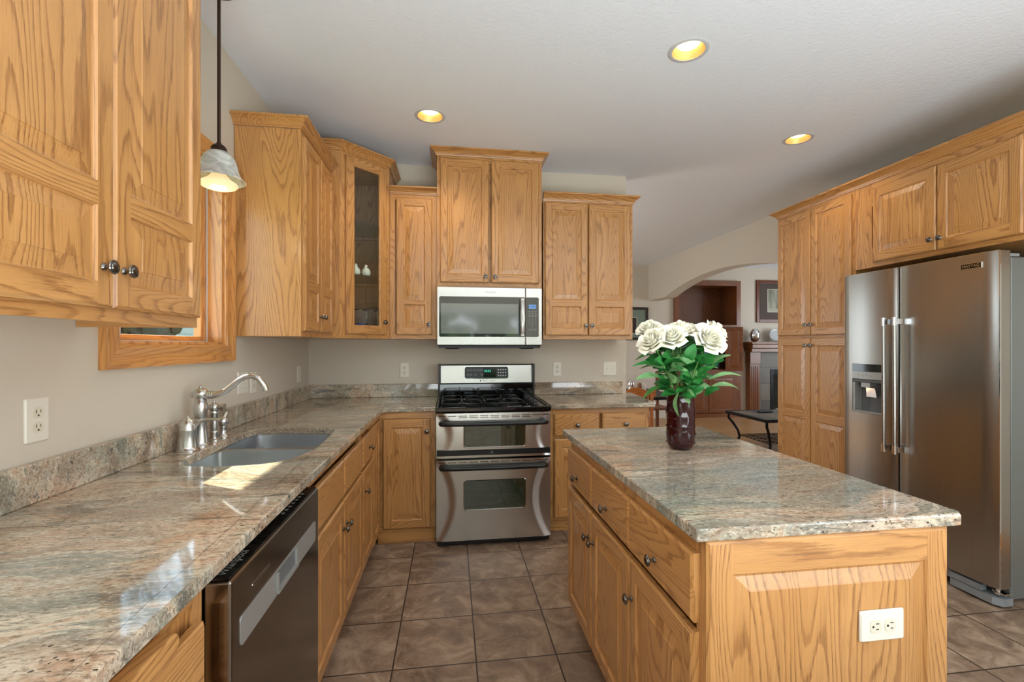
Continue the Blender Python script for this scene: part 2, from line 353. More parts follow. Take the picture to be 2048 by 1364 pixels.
# ---------------------------------------------------------------- cabinetry
def door_mesh(w, h, panels, st=.052, th=.02, glass=False, slab=False, mv='oak_z', mh='oak_x'):
    """front towards -Y, back at y=0; panels = list of (z0, z1) openings"""
    mb = MB(); e = .007; yf = -th; yo = -th+.006
    # edge: back rectangle -> side -> chamfer -> face
    def ring(i, y): return [(i, y, i), (w-i, y, i), (w-i, y, h-i), (i, y, h-i)]
    mb.loft([ring(0, 0), ring(0, yo)], mv, caps=False)
    a, b = ring(0, yo), ring(e, yf)
    for k in range(4):
        j = (k+1) % 4; mb.add([a[k], a[j], b[j], b[k]], [(0, 1, 2, 3)], mh if k in (0, 2) or slab else mv)
    if not glass: mb.add(ring(0, 0), [(3, 2, 1, 0)], mv)
    def q(x0, x1, z0, z1, m): mb.add([(x0, yf, z0), (x1, yf, z0), (x1, yf, z1), (x0, yf, z1)], [(0, 1, 2, 3)], m)
    if slab: q(e, w-e, e, h-e, mh); return mb
    q(e, st, e, h-e, mv); q(w-st, w-e, e, h-e, mv)
    zs = [e]+[z for p in panels for z in p]+[h-e]
    for i in range(0, len(zs), 2): q(st, w-st, zs[i], zs[i+1], mh)
    for z0, z1 in panels:
        def r(i, y): return [(st+i, y, z0+i), (w-st-i, y, z0+i), (w-st-i, y, z1-i), (st+i, y, z1-i)]
        lim = min((w-2*st)/2-.012, (z1-z0)/2-.012)
        if glass:
            mb.loft([r(0, yf), r(.007, yf+.006), r(.007, 0)], mv, caps=False); continue
        ins = min(.042, lim)
        seq = [r(0, yf), r(.005, yf+.007), r(.009, yf+.008), r(ins, yf+.002), r(ins+.0015, yf+.0005)]
        for A, B in zip(seq[:-1], seq[1:]):
            for k in range(4):
                j = (k+1) % 4; first = A is seq[0]
                mb.add([A[k], A[j], B[j], B[k]], [(0, 1, 2, 3)], (mh if k in (0, 2) else mv) if first else mv)
        mb.add(seq[-1], [(0, 1, 2, 3)], mv)
    return mb
KP = [(.0085, 0), (.0095, .002), (.0085, .004), (.0045, .007), (.0045, .014), (.008, .017), (.0155, .019), (.017, .0215), (.0155, .024), (.0125, .0245), (.0115, .0265), (.006, .029), (.001, .0295)]
knob_me = None
def knob(parent, x, z, y, light=False):
    global knob_me
    if knob_me is None:
        mb = MB(); mb.lathe([(r*.95, h) for r, h in KP], 'pewter', 20); k0 = mb.build('knob', None, smooth=True, ang=35); knob_me = k0.data; bpy.data.objects.remove(k0)
    o = bpy.data.objects.new('knob', knob_me); COL.objects.link(o); o.parent = parent; o.location = (x, y, z); o.rotation_euler = (PI/2, 0, 0)
    lab(o, 'round antique pewter knob'); return o
def crown_mesh(path, z0, h, proj, mat='oak_x', closed_ends=True):
    """path: xy points, outward on the right-hand side of travel"""
    prof = [(0, 0), (.006, 0), (.009, h*.16), (.012, h*.18), (.014, h*.30), (proj*.45, h*.48), (proj*.80, h*.72), (proj*.86, h*.76), (proj, h*.80), (proj, h), (0, h)]
    P = [Vector(p) for p in path]; rings = []
    for i, p in enumerate(P):
        ns = []
        if i > 0: d = (P[i]-P[i-1]).normalized(); ns.append(Vector((d.y, -d.x)))
        if i < len(P)-1: d = (P[i+1]-P[i]).normalized(); ns.append(Vector((d.y, -d.x)))
        nrm = ns[0] if len(ns) == 1 else (ns[0]+ns[1])/(1+ns[0].dot(ns[1]))
        rings.append([(p.x+nrm.x*a, p.y+nrm.y*a, z0+b) for a, b in prof])
    mb = MB(); mb.loft(rings, mat, True); return mb
def cabinet(name, label, loc, rot, w, h, d, doors=(), drawers=(), crown=None, toe=0, rails=(), stiles=(), fs=.035, cat='cabinet', group=None, body_h=None, under=0):
    t = thing(name, label, cat, loc, rot, group)
    z0 = toe
    mb = MB(); mb.box(.002, w-.002, .019, d, z0+under, body_h or h, 'oak_z'); mb.build('carcass', t, bevel=.0015, seg=1)
    mb = MB(); mb.box(0, fs, 0, .019, z0, h, 'oak_z'); mb.box(w-fs, w, 0, .019, z0, h, 'oak_z')
    for a, b in stiles: mb.box(a, b, 0.0003, .019, z0+.01, h-.01, 'oak_z')
    for a, b in [(z0, z0+fs), (h-fs*1.2, h)]+list(rails): mb.box(fs, w-fs, 0.0002, .019, a, b, 'oak_x')
    mb.build('face_frame', t)
    if toe:
        mb = MB(); mb.box(.001, w-.001, .055, .07, 0.001, toe, 'oak_x'); mb.build('toe_kick', t)
    for (x, z, dw, dh, pan, kn) in doors:
        o = door_mesh(dw, dh, pan).build('door', t, (x, -.0005, z))
        if kn: knob(o, kn[0]-x, kn[1]-z, -.0205)
    for (x, z, dw, dh, kn) in drawers:
        o = door_mesh(dw, dh, [], slab=True).build('drawer', t, (x, -.0005, z))
        if kn: knob(o, kn[0]-x, kn[1]-z, -.0205)
    if crown:
        path, cz, ch, pr_ = crown; crown_mesh(path, cz, ch, pr_).build('crown_molding', t)
    return t
def outlet(label, loc, rot, kind='outlet', horizontal=False, group=None, ivory=False):
    t = thing('wall_outlet' if kind == 'outlet' else 'light_switch', label, 'outlet' if kind == 'outlet' else 'switch', loc, rot, group)
    M = Matrix.Rotation(PI/2, 4, 'Y') if horizontal else Matrix.Identity(4)
    w2 = .058 if kind == 'switch2' else .036; h2 = .059; pm = 'plate_white'
    mb = MB(); rr = lambda i, y: [(x, y, z) for x, z in rrect(-w2+i, w2-i, -h2+i, h2-i, .004)]
    mb.loft([rr(0, 0), rr(0, -.003), rr(.003, -.006)], pm, True, M=M); mb.build('cover_plate', t, smooth=True, ang=30)
    if kind == 'outlet':
        for sz in (.0195, -.0195):
            mb = MB(); xz_plate(mb, [(math.copysign(min(abs(.0165*math.cos(a)), .0165), math.cos(a)), sz+.0145*max(-.86, min(.86, math.sin(a)))/.86) for a in [2*PI*i/24 for i in range(24)]], -.0075, -.006, 'plate_ivory', M)
            mb.box(-.0075, -.0055, -.0078, -.0074, sz-.001, sz+.008, 'slot_dark', M); mb.box(.0055, .0075, -.0078, -.0074, sz, sz+.007, 'slot_dark', M)
            xz_plate(mb, [(.0028*math.cos(a), sz-.0075+.0028*math.sin(a)) for a in [2*PI*i/10 for i in range(10)]], -.0078, -.0074, 'slot_dark', M)
            mb.build('receptacle', t)
    else:
        for sx in ((-.023, .023) if kind == 'switch2' else (0,)):
            mb = MB(); mb.box(sx-.005, sx+.005, -.0068, -.006, -.012, .012, 'plate_ivory', M); mb.box(sx-.0035, sx+.0035, -.016, -.006, .001, .008, 'plate_ivory', M)
            for zz in (-.03, .03): xz_plate(mb, [(sx+.0025*math.cos(a), zz+.0025*math.sin(a)) for a in [2*PI*i/8 for i in range(8)]], -.0066, -.006, 'pewter_light', M)
            mb.build('toggle', t)
    return t
# ---------------------------------------------------------------- room shell
XL, YB, ZC, XR_, YF, YR, XE = -1.096, 3.825, 2.775, 3.54, 8.0, -4.2, 7.5
CANS = [(1.157, 2.145), (-.129, 2.991), (2.415, 2.955)]
def wall(name, axis, c0, c1, a0, a1, holes=(), z1=ZC, mat='wall_paint'):
    mb = MB()
    def bx(p, q, u, v):
        if q-p < 1e-4 or v-u < 1e-4: return
        if axis == 'x': mb.box(c0, c1, p, q, u, v, mat)
        else: mb.box(p, q, c0, c1, u, v, mat)
    cur = a0
    for p, q, u, v in sorted(holes): bx(cur, p, 0, z1); bx(p, q, 0, u); bx(p, q, v, z1); cur = q
    bx(cur, a1, 0, z1); return struct(mb.build(name))
WY0, WY1, WZ0, WZ1 = 1.712, 2.452, 1.325, 2.172
wall('wall_left', 'x', XL-.12, XL, YR, YF+.12, [(WY0, WY1, WZ0, WZ1), (-3.3, -1.1, .85, 2.15), (5.2, 7.2, .55, 2.25)])
wall('wall_back', 'y', YB, YB+.12, XL, 1.49)
wall('wall_rear', 'y', YR-.12, YR, XL-.12, XR_+.2, [(-.65, 1.65, .04, 2.15)])
wall('wall_far', 'y', YF, YF+.12, XL, XE+.12, [(4.08, 5.26, .86, 2.44)])
wall('wall_right', 'x', XE, XE+.12, 3.0, YF, [(4.4, 6.8, .65, 2.35)])
wall('wall_front', 'y', 2.9, 3.0, XR_+.2, XE+.12)
# wall with the arch between dining area and living room
mb = MB(); mb.box(XR_, XR_+.2, YR, -2.8, 0, ZC, 'wall_paint'); mb.box(XR_, XR_+.2, -.4, 4.26, 0, ZC, 'wall_paint')
mb.box(XR_, XR_+.2, -2.8, -.4, 0, .75, 'wall_paint'); mb.box(XR_, XR_+.2, -2.8, -.4, 2.25, ZC, 'wall_paint')
arc = [(4.26, ZC), (4.26, 2.13)]
R_ = (1.54**2+.215**2)/(2*.215)
for i in range(1, 24):
    y = 4.26+3.08*i/24; arc.append((y, 2.345-R_+math.sqrt(R_*R_-(y-5.8)**2)))
arc += [(7.34, 2.13), (YF, 2.13), (YF, ZC)]
n_ = len(arc); mb.add([(XR_, y, z) for y, z in arc]+[(XR_+.2, y, z) for y, z in arc], [tuple(range(n_)), tuple(range(2*n_-1, n_-1, -1))]+[(i, (i+1) % n_, n_+(i+1) % n_, n_+i) for i in range(n_)], 'wall_paint')
struct(mb.build('wall_arch'))
struct(filled([(XL-.12, YR-.12), (XE+.12, YR-.12), (XE+.12, YF+.12), (XL-.12, YF+.12)], [circle(x, y, .078, 40) for x, y in CANS], 'ceiling_paint', ZC, None, 'ceiling'))
mb = MB(); mb.box(XL-.12, XE+.12, YR-.12, YF+.12, ZC+.25, ZC+.27, 'ceiling_paint'); struct(mb.build('ceiling_deck'))
mb = MB(); mb.box(XL-.12, XR_+.2, YR-.12, 4.35, -.04, 0, 'floor_tile'); struct(mb.build('floor'))
mb = MB(); mb.box(XL-.12, XE+.12, 4.35, YF+.12, -.04, .001, 'wood_floor'); mb.box(XR_+.2, XE+.12, 2.9, 4.35, -.04, .001, 'wood_floor'); struct(mb.build('floor_wood'))
mb = MB(); mb.box(XR_-.015, XR_-.0005, YR, 1.9, .001, .10, 'window_oak_y'); struct(mb.build('baseboard_right'))
mb = MB(); mb.box(1.6, 3.5, YF-.015, YF-.0005, .002, .10, 'window_oak_y'); struct(mb.build('baseboard_far'))

# kitchen window
wn = bpy.data.objects.new('window_1', None); COL.objects.link(wn); wn.location = (XL, WY0, WZ0); struct(wn)
WW, WH = WY1-WY0, WZ1-WZ0
def casing(wd, prof, x_off, name, mats):
    # moulded frame around the opening, profile = (outward from opening, into room)
    rings = []
    for sy, sz, y, z in ((-1, -1, 0, 0), (1, -1, WW, 0), (1, 1, WW, WH), (-1, 1, 0, WH)):
        rings.append([(x_off+b, y+sy*a, z+sz*a) for a, b in prof])
    mb = MB(); m_ = len(prof)
    for k in range(4):
        j = (k+1) % 4
        v = rings[k]+rings[j]; mb.add(v, [(i, (i+1) % m_, m_+(i+1) % m_, m_+i) for i in range(m_)], mats[0] if k in (0, 2) else mats[1])
    return mb.build(name, wn)
casing(.077, [(-.004, 0), (-.004, .012), (.006, .016), (.03, .014), (.048, .016), (.056, .021), (.068, .024), (.077, .024), (.077, 0)], .0005, 'window_casing', ('window_oak_y', 'window_oak_z'))
mb = MB()
for (y0, y1, z0, z1, m) in ((0.0005, .016, 0.0005, WH, 'window_oak_z'), (WW-.016, WW-.0005, 0, WH, 'window_oak_z'), (.016, WW-.016, .0005, .016, 'window_oak_y'), (.016, WW-.016, WH-.016, WH-.0005, 'window_oak_y')): mb.box(-.119, 0, y0, y1, z0, z1, m)
mb.build('window_jamb', wn)
mb = MB()
for (y0, y1, z0, z1, m) in ((.017, .062, .017, WH-.017, 'window_oak_z'), (WW-.062, WW-.017, .017, WH-.017, 'window_oak_z'), (.062, WW-.062, .017, .042, 'window_oak_y'), (.062, WW-.062, WH-.062, WH-.017, 'window_oak_y')): mb.box(-.105, -.07, y0, y1, z0, z1, m)
mb.build('window_sash', wn, bevel=.004)
mb = MB(); mb.box(-.069, -.064, WW-.02, WW-.0165, .017, WH-.017, 'trim_white'); mb.box(-.069, -.064, .017, WW-.02, .0165, .02, 'trim_white'); lab(mb.build('weather_strip', wn), 'thin white weather strip')
mb = MB(); mb.box(-.090, -.086, .055, WW-.055, .038, WH-.055, 'pane_glass'); mb.build('window_pane', wn)
# other windows that light the rooms
def bigwin(name, axis, c, a0, a1, z0, z1, mull):
    r = bpy.data.objects.new(name, None); COL.objects.link(r); struct(r); mb = MB(); g_ = MB()
    def bx(m, p, q, u, v, d0, d1, mat):
        if axis == 'x': m.box(c+d0, c+d1, p, q, u, v, mat)
        else: m.box(p, q, c+d0, c+d1, u, v, mat)
    for p, q, u, v in [(a0, a0+.06, z0, z1), (a1-.06, a1, z0, z1), (a0+.06, a1-.06, z0, z0+.06), (a0+.06, a1-.06, z1-.06, z1)]+[(m-.03, m+.03, z0+.06, z1-.06) for m in mull]: bx(mb, p, q, u, v, -.03, .03, 'trim_white')
    mb.build('window_frame', r); return r
bigwin('window_2', 'x', XL-.05, -3.299, -1.101, .851, 2.149, [-2.2]); bigwin('window_3', 'x', XL-.05, 5.201, 7.199, .551, 2.249, [6.2])
bigwin('window_4', 'y', YR-.01, -.649, 1.649, .041, 2.149, [.5]); bigwin('window_5', 'x', XE+.04, 4.401, 6.799, .651, 2.349, [5.2, 6.0]); bigwin('window_6', 'x', XR_+.1, -2.799, -.401, .751, 2.249, [-1.6])

# ---------------------------------------------------------------- outdoors, seen through and mirrored from the window
mb = MB(); mb.box(-30, XL-.13, -20, 30, -.25, -.2, 'grass'); mb.box(XL-.13, 30, -20, YR-.13, -.25, -.2, 'grass'); struct(mb.build('lawn'))
mb = MB(); mb.box(-2.26, XL-.1195, -1, 8, 2.9, 2.98, 'soffit_white'); struct(mb.build('sun_cut_eave'))  # unseen eave, sized to cut off the sun patch on the counter
t = thing('neighbour_house', 'pale green sided house seen through the kitchen window', 'house', (-6.2, 9.3, -.2))
mb = MB(); mb.box(-2.5, 0, -1.2, 4, 0, 4, 'siding_paint')
for k in range(26): mb.box(0, .012, -1.2, 4, .15*k, .15*k+.13, 'siding_paint')
mb.build('siding', t); mb = MB(); mb.box(.012, .03, -1.25, -1.1, 0, 4, 'trim_white'); mb.build('corner_board', t)
mb = MB()
for k in range(700):
    y = 2.5+4.95*random.random(); mb.sphere((-4.7+.9*random.random(), y, .0+2.15*random.random()), random.uniform(.10, .2), 'hedge', 6, 4, (1, 1, .8))
mb.box(-4.65, -3.95, 2.5, 7.4, -.2, 1.9, 'hedge')
h_ = mb.build('hedge'); tag(h_, 'dark evergreen hedge outside the kitchen window', 'hedge')
mb = MB(); rd = random.Random(5)
for k in range(260):
    mb.sphere((rd.uniform(-5, 7), -9.6+.9*rd.random(), .2+6.4*rd.random()), .6, 'garden_leaf', 7, 5, (1, 1, .8))
h_ = mb.build('sky_screen_hedge'); tag(h_, 'added unseen hedge behind the patio window, keeping sky out of reflections', 'hedge')  # hedge put in to hide bright sky from the steel reflections
def tree(x, y, hgt, seed, label):
    rd = random.Random(seed); t = thing('bare_tree', label, 'tree', (x, y, -.2), 0, 'bare trees outside')
    mb = MB()
    def br_(p, d, L, r, lv):
        q = p+d*L; mid = p+d*L*.5+Vector((rd.uniform(-1, 1), rd.uniform(-1, 1), 0))*L*.04
        mb.tube([p, mid, q], [r, r*.85, r*.65], 'bark', 6)
        if lv == 0: return
        for k in range(3 if lv > 1 else 3):
            a = rd.uniform(0, 2*PI); dd = (d+Vector((math.cos(a), math.sin(a), rd.uniform(0, .5)))*.42).normalized(); br_(q if k else mid, dd, L*.68, r*.6, lv-1)
    br_(Vector((0, 0, 0)), Vector((0, 0, 1)), hgt*.33, .17, 6); mb.build('branches', t)
tree(-8.2, 14.0, 12, 1, 'bare branching tree nearest the sided house outside the kitchen window')
tree(-12.5, 17.5, 13, 2, 'taller bare branching tree behind the first one outside the kitchen window')

# ---------------------------------------------------------------- upper cabinets
UB = 1.372       # underside of the wall cabinets
def upper_panels(dh, two=True):
    return [(.055, .222), (.272, dh-.055)] if two else [(.055, dh-.055)]
DH = 1.015
# near left wall cabinet: root at its near bottom front corner, x runs along the wall
A0 = .79; AW = 1.565-A0
d2 = [(.035-.022, .03, .376, DH, upper_panels(DH), (.352, .118)), (AW-.013-.372, .03, .372, DH, upper_panels(DH), (AW-.013-.372+.026, .118))]
cabinet('wall_cabinet', 'oak wall cabinet nearest the camera, left of the window', (-.776, A0, 1.380), PI/2, AW, 1.078, .319, d2, under=.022, crown=([(0, 0), (AW, 0), (AW, .319)], 1.078, .06, .05))
t_ = [o for o in bpy.data.objects if o.name == 'wall_cabinet'][0]
mb = MB(); mb.box(AW-.019, AW-.001, .0195, .318, .0, .0215, 'oak_y'); mb.build('end_rail', t_)
BW = 3.18-2.555-.002
d2 = [(.016, .03, .287, DH, upper_panels(DH), (.278, .118)), (.309, .03, .287, DH, upper_panels(DH), (.334, .118))]
cabinet('wall_cabinet', 'oak wall cabinet with a broad bare side panel right of the window', (-.770, 2.555, UB), PI/2, BW, 1.078, .325, d2, crown=([(0, .3255), (0, 0), (BW, 0)], 1.078, .052, .045))
# path for crown must have outward on right-hand side: fix below by building order (see crown_mesh)
def simple_upper(label, x0, x1, yf, z0, h, doors, crown_h=.06, left=True, right=True, name='wall_cabinet'):
    w_ = x1-x0; d_ = YB-.0015-yf
    path = ([(0, d_)] if left else [])+[(0, 0), (w_, 0)]+([(w_, d_)] if right else [])
    return cabinet(name, label, (x0, yf, z0), 0, w_, h, d_, doors, crown=(path, h, crown_h, .048))
simple_upper('narrow single-door oak wall cabinet between the glass-door corner cabinet and the microwave', -.4385, -.1015, 3.495, UB, 1.058, [(.046, .03, .257, 1.0, [(.055, .222), (.247, .945)], (.280, .105))], .05, False, False)
simple_upper('tall oak wall cabinet above the microwave reaching the ceiling', -.100, .683, 3.47, 1.757, .965, [(.022, .032, .358, .912, [(.06, .852)], (.355, .075)), (.400, .032, .358, .912, [(.06, .852)], (.425, .075))], .0525)
simple_upper('two-door oak wall cabinet right of the microwave', .7, 1.415, 3.495, UB, 1.058, [(.012, .03, .336, DH, upper_panels(DH), (.330, .105)), (.356, .03, .336, DH, upper_panels(DH), (.376, .105))], .06, False, True)

# corner cabinet with the glass door
cc = thing('corner_cabinet', 'tall oak corner wall cabinet with a glass door and glass shelves', 'cabinet', (-.718, 3.18, UB))
px_ = lambda x, y: (x+.718, y-3.18)
foot = [px_(-1.0955, 3.181), px_(-.718, 3.18), px_(-.4395, 3.4585), px_(-.4395, 3.8245), px_(-1.0955, 3.8245)]
H2 = 1.232
mb = MB(); mb.prism(foot, 0, .018, 'oak_x'); mb.build('bottom_panel', cc); mb = MB(); mb.prism(foot, H2-.018, H2, 'oak_x'); mb.build('top_panel', cc)
mb = MB(); f0, f1, f2, f3, f4 = foot
mb.box(f0[0], f1[0], 0, .016, .018, H2-.018, 'oak_z'); mb.box(f2[0]-.016, f2[0], f2[1], f3[1], .018, H2-.018, 'oak_z'); mb.build('side_panel', cc)
mb = MB(); mb.box(f0[0], f0[0]+.008, .016, f4[1], .018, H2-.018, 'interior_z'); mb.box(f0[0]+.008, f3[0]-.016, f3[1]-.008, f3[1], .018, H2-.018, 'interior_z'); mb.build('back_panel', cc)
DL = .394; D45 = PI/4
mb = MB(); mb.box(.001, .05, .0005, .019, .0, H2, 'oak_z'); mb.box(DL-.05, DL-.001, .0005, .019, 0, H2, 'oak_z'); mb.box(.05, DL-.05, .0005, .019, 0, .045, 'oak_x'); mb.box(.05, DL-.05, .0005, .019, H2-.045, H2, 'oak_x'); mb.build('face_frame', cc, (0, 0, 0), D45)
dr = door_mesh(.322, 1.185, [(.055, 1.13)], st=.056, glass=True).build('glass_door', cc, (.038*math.cos(D45), .038*math.sin(D45), .028), D45)
mb = MB(); mb.box(.054, .268, -.011, -.008, .053, 1.132, 'pane_glass'); mb.build('glass_pane', dr); knob(dr, .296, .088, -.0205)
crown_mesh([f0, f1, f2, f3], H2, .055, .045).build('crown_molding', cc)
for z in (.435, .80):
    mb = MB(); mb.prism([(f0[0]+.012, .03), (f1[0]-.02, .03), (f2[0]-.03, f2[1]+.0), (f3[0]-.02, f3[1]-.012), (f0[0]+.012, f3[1]-.012)], z, z+.006, 'pane_glass'); mb.build('glass_shelf', cc)
mb = MB(); mb.box(f0[0]+.01, f3[0]-.018, f3[1]-.035, f3[1]-.0085, .415, .4345, 'interior_z'); mb.build('shelf_cleat', cc); mb = MB(); mb.box(f0[0]+.01, f3[0]-.018, f3[1]-.035, f3[1]-.0085, .78, .7995, 'interior_z'); mb.build('shelf_cleat', cc)
# things in it
def hen(x, y, z, rot, label):
    t = thing('hen_figurine', label, 'figurine', (x, y, z), rot, 'white hen figurines on the glass shelf')
    mb = MB(); mb.lathe([(.016, 0), (.026, .006), (.031, .02), (.030, .034), (.022, .050), (.013, .060), (.0115, .068), (.012, .074), (.007, .080), (.001, .082)], 'white_ceramic', 16); mb.sphere((-.018, 0, .04), .016, 'white_ceramic', 10, 6, (1.3, .7, 1)); mb.build('body', t, smooth=True, ang=60)
    mb = MB(); mb.sphere((.010, 0, .082), .005, 'red_wattle', 8, 5, (1.4, .5, 1)); mb.sphere((.013, 0, .060), .005, 'red_wattle', 8, 5, (.7, .8, 1.5)); mb.build('comb', t)
hen(-.655, 3.37, UB+.4415, -2.2, 'white ceramic hen figurine at left on the middle glass shelf')
hen(-.592, 3.41, UB+.4415, -.6, 'white ceramic hen figurine at right on the middle glass shelf')
def wineglass():
    t = thing('wine_glass', '', 'glass', (0, 0, 0), 0, 'upturned stemmed glasses in the corner cabinet')
    mb = MB(); o_ = [(.026, 0), (.033, .02), (.035, .045), (.028, .07), (.010, .085), (.0042, .095), (.004, .165), (.006, .175), (.028, .181), (.030, .184)]
    mb.lathe(o_+[(.001, .184)], 'crystal', 20, caps=False); mb.lathe([(r-.0015, z) for r, z in o_[:5]]+[(.001, .086)], 'crystal', 20, caps=False); mb.build('bowl_and_stem', t, smooth=True, ang=50); return t
wg = wineglass()
for i, (x, y, l) in enumerate(((-.655, 3.33, 'upturned stemmed glass behind the left of the glass door'), (-.582, 3.372, 'upturned stemmed glass in the middle behind the glass door'), (-.525, 3.445, 'upturned stemmed glass behind the right of the glass door'))):
    if i == 0: wg.location = (x, y, UB+.0185); wg['label'] = l
    else: copy_tree(wg, loc=(x, y, UB+.0185), label=l)
for x, y, l in ((-.70, 3.42, 'short crystal tumbler left of the stemmed glasses'), (-.60, 3.50, 'short crystal tumbler behind the stemmed glasses')):
    mb = MB(); mb.lathe([(.028, 0), (.036, .09), (.033, .09), (.025, .008), (.001, .008)], 'crystal', 18); o = mb.build('tumbler', None, (x, y, UB+.0185), smooth=True, ang=50); tag(o, l, 'glass', 'short tumblers in the corner cabinet')
mb = MB(); mb.lathe([(.03, 0), (.05, .03), (.056, .10), (.052, .10), (.045, .035), (.001, .012)], 'blue_glass', 24); o = mb.build('blue_bowl', None, (-.66, 3.60, UB+.0185), smooth=True, ang=50); tag(o, 'cobalt blue glass bowl behind the stemmed glasses in the corner cabinet', 'bowl')

# ---------------------------------------------------------------- right side tall units
XP = 2.85
PDr = lambda h, b: [(.05, h-.05)] if not b else b
pw = 3.725-2.935
pd = [(.017, 1.405, .372, 1.005, [(.055, .95)], (.357, 1.49)), (.396, 1.405, .372, 1.005, [(.055, .95)], (.41, 1.49)),
      (.017, .13, .372, 1.255, [(.06, .60), (.655, 1.195)], (.357, 1.325)), (.396, .13, .372, 1.255, [(.06, .60), (.655, 1.195)], (.41, 1.325))]
cabinet('pantry_cabinet', 'tall oak pantry cabinet with four doors left of the refrigerator', (XP, 3.725, 0), -PI/2, pw, 2.43, .688, pd, crown=([(0, .688), (0, 0), (pw, 0)], 2.43, .058, .05), toe=.1, rails=[(1.375, 1.42)])
fw = 2.934-1.30
fd = [(.152, .03, .415, .50, [(.062, .438)], (.545, .095)), (.574, .03, .415, .50, [(.062, .438)], (.60, .095)), (1.07, .03, .5, .50, [(.062, .438)], (1.10, .095))]
cabinet('wall_cabinet', 'long oak cabinet bridging over the refrigerator', (XP, 2.934, 1.858), -PI/2, fw, .572, .688, fd, crown=([(0, 0), (fw, 0)], .572, .058, .05), stiles=[(.56, .58)], fs=.13)

# ---------------------------------------------------------------- base cabinets on the left
BH = .882
lw = dict(toe=.1, cat='cabinet')
def lx(y, y0): return y-y0
y0 = 1.63; W_ = 2.572-y0
cabinet('sink_base_cabinet', 'oak sink base cabinet with two false drawer fronts right of the dishwasher', (-.48, y0, 0), PI/2, W_, BH, .6155,
  [(.028, .118, .462, .53, [(.055, .475)], (.462, .535)), (.503, .118, .426, .53, [(.055, .475)], (.532, .535))],
  [(.028, .668, .462, .158, None), (.503, .668, .426, .158, None)], body_h=.66, **lw)
y0 = 2.573; W_ = 2.915-y0
cabinet('drawer_base_cabinet', 'narrow oak base cabinet with one drawer over one door right of the sink cabinet', (-.48, y0, 0), PI/2, W_, BH, .6155,
  [(.012, .118, .318, .53, [(.055, .475)], (.04, .535))], [(.012, .668, .318, .158, (.17, .745))], **lw)
# blind corner unit: two fronts meeting in the inner corner
cr = thing('corner_base_cabinet', 'oak corner base cabinet with full-height doors meeting in the inner corner left of the range', 'cabinet', (-.48, 3.2, 0))
mb = MB(); mb.prism([(-.6155, -.284), (-.0005, -.284), (-.0005, .0), (.3785, .0), (.3785, .6), (-.6155, .6)], .1, BH, 'oak_z'); mb.build('carcass', cr)
mb = MB(); mb.box(.355, .379, -.012, -.0005, .1, BH, 'oak_z'); mb.box(.001, .355, -.012, -.0005, .838, BH, 'oak_x'); mb.box(.0, .012, -.283, -.0005, .838, BH, 'oak_y'); mb.box(.001, .355, -.012, -.0005, .1, .115, 'oak_x'); mb.build('face_frame', cr)
mb = MB(); mb.box(.0, .3785, .0, .012, .001, .0995, 'oak_x'); mb.box(-.06, -.05, -.284, .0, .001, .0995, 'oak_y'); mb.build('toe_kick', cr)
o = door_mesh(.312, .73, [(.055, .675)], st=.056).build('door', cr, (.034, -.0005, .102)); knob(o, .287, .648, -.0205)
door_mesh(.252, .73, [(.055, .675)], st=.05, mh='oak_x').build('door', cr, (.0005, -.281, .102), PI/2)
# near cabinet left of the dishwasher with the pull-out board
y0 = .12; W_ = .985-y0
nc = cabinet('drawer_base_cabinet', 'oak base cabinet with a pull-out board at the near end of the left counter', (-.48, y0, 0), PI/2, W_, BH, .6155,
  [(.02, .118, .40, .53, [(.055, .475)], None), (.43, .118, .40, .53, [(.055, .475)], None)], [(.02, .648, W_-.045, .155, None)], **lw)
mb = MB(); xz_plate(mb, [(x, z) for x, z in rrect(.1, W_-.13, .815, .850, .0165)], -.03, -.0005, 'oak_x'); lab(mb.build('pull_out_board', nc, bevel=.003), 'pull-out board with rounded ends')

# base cabinet right of the range
rw = 1.416-.69
cabinet('drawer_base_cabinet', 'oak base cabinet with two drawers right of the range', (.69, 3.2, 0), 0, rw, BH, .6235,
  [(.027, .118, .325, .55, [(.055, .495)], (.32, .60)), (.375, .118, .325, .55, [(.055, .495)], (.40, .60))],
  [(.027, .69, .325, .155, (.19, .765)), (.375, .69, .325, .155, (.545, .765))], **lw)

# ---------------------------------------------------------------- island
IW = 2.165-.985
isl = cabinet('kitchen_island', 'oak kitchen island cabinet with drawers and doors along its left side', (.57, 2.165, 0), -PI/2, IW, .8835, .633,
  [(.012, .118, .367, .545, [(.055, .49)], (.352, .555)), (.385, .118, .385, .545, [(.055, .49)], (.415, .555)), (.775, .118, .385, .545, [(.055, .49)], (.803, .55))],
  [(.012, .685, .367, .16, (.18, .742)), (.385, .685, .385, .16, (.565, .742)), (.775, .685, .385, .16, (.965, .742))], toe=.1, cat='kitchen island')
def endp():
    mb = door_mesh(.633, .873, [(.10, .797)], st=.062, th=.012); return mb
e = endp().build('end_panel', isl, (IW+.0005, 0, .01), PI/2)
filled([(.5442, .9715), (1.235, .9715), (1.2534, .99), (1.2534, 2.2285), (.5442, 2.2285)], [], 'granite_island', .884, .914, 'countertop', bevel=.005)
tag(bpy.data.objects['countertop'], 'granite worktop of the kitchen island with the vase on it', 'countertop', None)
outlet('white double socket lying sideways on the end panel of the island', (1.011, .9715, .663), 0, horizontal=True)

